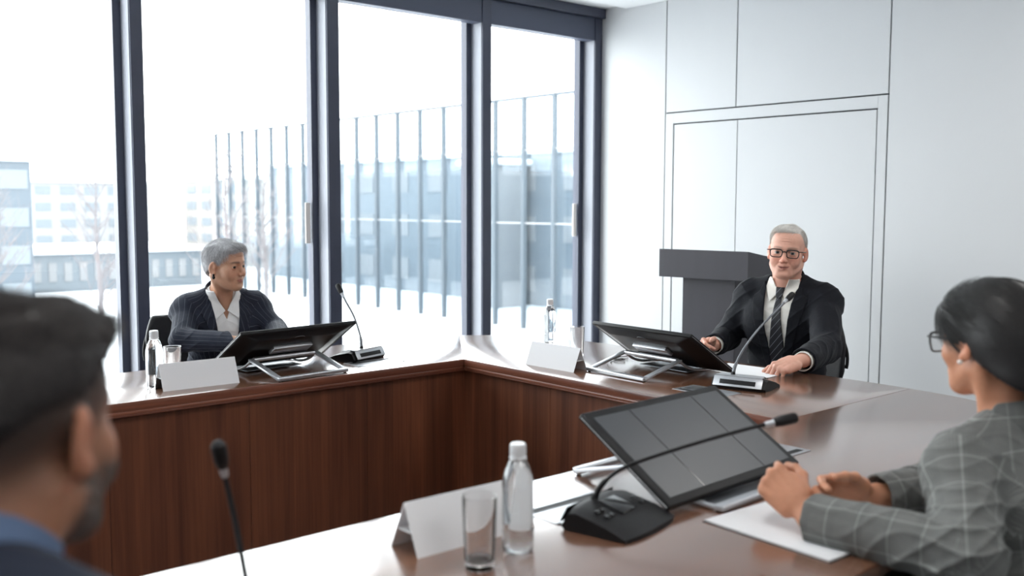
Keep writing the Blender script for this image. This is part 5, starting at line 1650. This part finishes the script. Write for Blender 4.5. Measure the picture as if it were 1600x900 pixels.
M_PIN = attr_material('pinstripe_wool', 'cloth', col=srgb(34, 38, 50), rough=.78, stripes=(('u', .021, .0016, .0, srgb(140, 146, 158), .24),), bump=.3)
M_SUIT = attr_material('black_suit_wool', 'cloth', col=srgb(17, 19, 26), rough=.75, bump=.35, nscale=25)
M_SUITT = principled('suit_trousers', srgb(23, 25, 33), rough=.8)
M_TIE = attr_material('striped_tie', 'cloth', col=srgb(22, 24, 31), rough=.5, spec=.5, diag=(.030, .0024, srgb(150, 153, 163), .7), bump=.1)
M_CHECK = attr_material('checked_wool', 'cloth', col=srgb(120, 121, 119), rough=.85, bump=.3,
    stripes=(('u', .0040, .0016, .0, srgb(86, 88, 86), .55), ('v', .0040, .0016, .0, srgb(88, 90, 88), .5), ('u', .055, .016, .25, srgb(98, 100, 98), .5), ('v', .055, .016, .25, srgb(98, 100, 98), .5), ('u', .055, .0028, .0, srgb(178, 184, 180), .32), ('v', .062, .0030, .0, srgb(178, 184, 180), .32)))
M_NAVY = attr_material('navy_wool', 'cloth', col=srgb(40, 46, 60), rough=.8, bump=.3)
M_NAVYT = principled('navy_trousers', srgb(34, 38, 50), rough=.85)
M_TROUS = principled('pinstripe_trousers', srgb(34, 38, 50), rough=.85)
M_TROUSG = principled('grey_trousers', srgb(90, 91, 90), rough=.85)
M_SHOE = principled('black_leather', srgb(20, 19, 19), rough=.35)
M_SHIRTW = principled('white_cotton', (.80, .80, .80, 1), rough=.8, bump=(30, .25, .01))
M_SHIRTM = principled('cream_cotton', (.80, .79, .74, 1), rough=.8, bump=(30, .2, .01))
M_SHIRTB = principled('blue_cotton', srgb(100, 120, 152), rough=.85)
# ================================================================ PEOPLE, LIGHT AND CAMERA
make_woman(); make_man(); make_blazer_woman(); make_near_man()

SKY = 8.0
w = bpy.data.worlds.new('overcast_sky'); SC.world = w; w.use_nodes = True
nt = w.node_tree; nt.nodes.clear()
wo = nt.nodes.new('ShaderNodeOutputWorld'); bg = nt.nodes.new('ShaderNodeBackground')
bg.inputs['Color'].default_value = (.965, .985, 1.0, 1); bg.inputs['Strength'].default_value = SKY
nt.links.new(bg.outputs[0], wo.inputs[0])

# sky portals in the window openings guide the daylight into the room
for (a0, a1), (b0, b1) in zip(MULL, MULL[1:]):
    l = bpy.data.lights.new('window_daylight', 'AREA'); l.shape = 'RECTANGLE'
    l.size = b0 - a1; l.size_y = 2.6; l.energy = 1
    l.cycles.is_portal = True
    o = bpy.data.objects.new('window_daylight', l); link(o)
    o.location = ((a1 + b0) / 2, GY + .06, 1.42); o.rotation_euler = (R(-90), 0, 0)

cam = bpy.data.cameras.new('camera'); co = bpy.data.objects.new('camera', cam); link(co); SC.camera = co
Rm = ((0.751145, 0.053348, -0.657979), (-0.660131, 0.065042, -0.748329), (0.002874, 0.996455, 0.084073))
Mc = Matrix(Rm).to_4x4(); Mc.translation = (0, 0, CAM_H)
co.matrix_world = Mc
cam.sensor_width = 36.0; cam.lens = 34.688; cam.clip_start = .05; cam.clip_end = 500
cam.dof.use_dof = True; cam.dof.focus_distance = 4.0; cam.dof.aperture_fstop = 2.6

SC.view_settings.view_transform = 'Standard'
try: SC.view_settings.look = 'None'
except Exception: pass
SC.view_settings.gamma = 1.0; SC.view_settings.exposure = 0.30
SC.view_settings.use_curve_mapping = False
cy = SC.cycles
cy.use_denoising = True
cy.max_bounces = 10; cy.diffuse_bounces = 5; cy.glossy_bounces = 4; cy.transmission_bounces = 8; cy.transparent_max_bounces = 16
cy.sample_clamp_indirect = 12.0
cy.caustics_reflective = False; cy.caustics_refractive = False
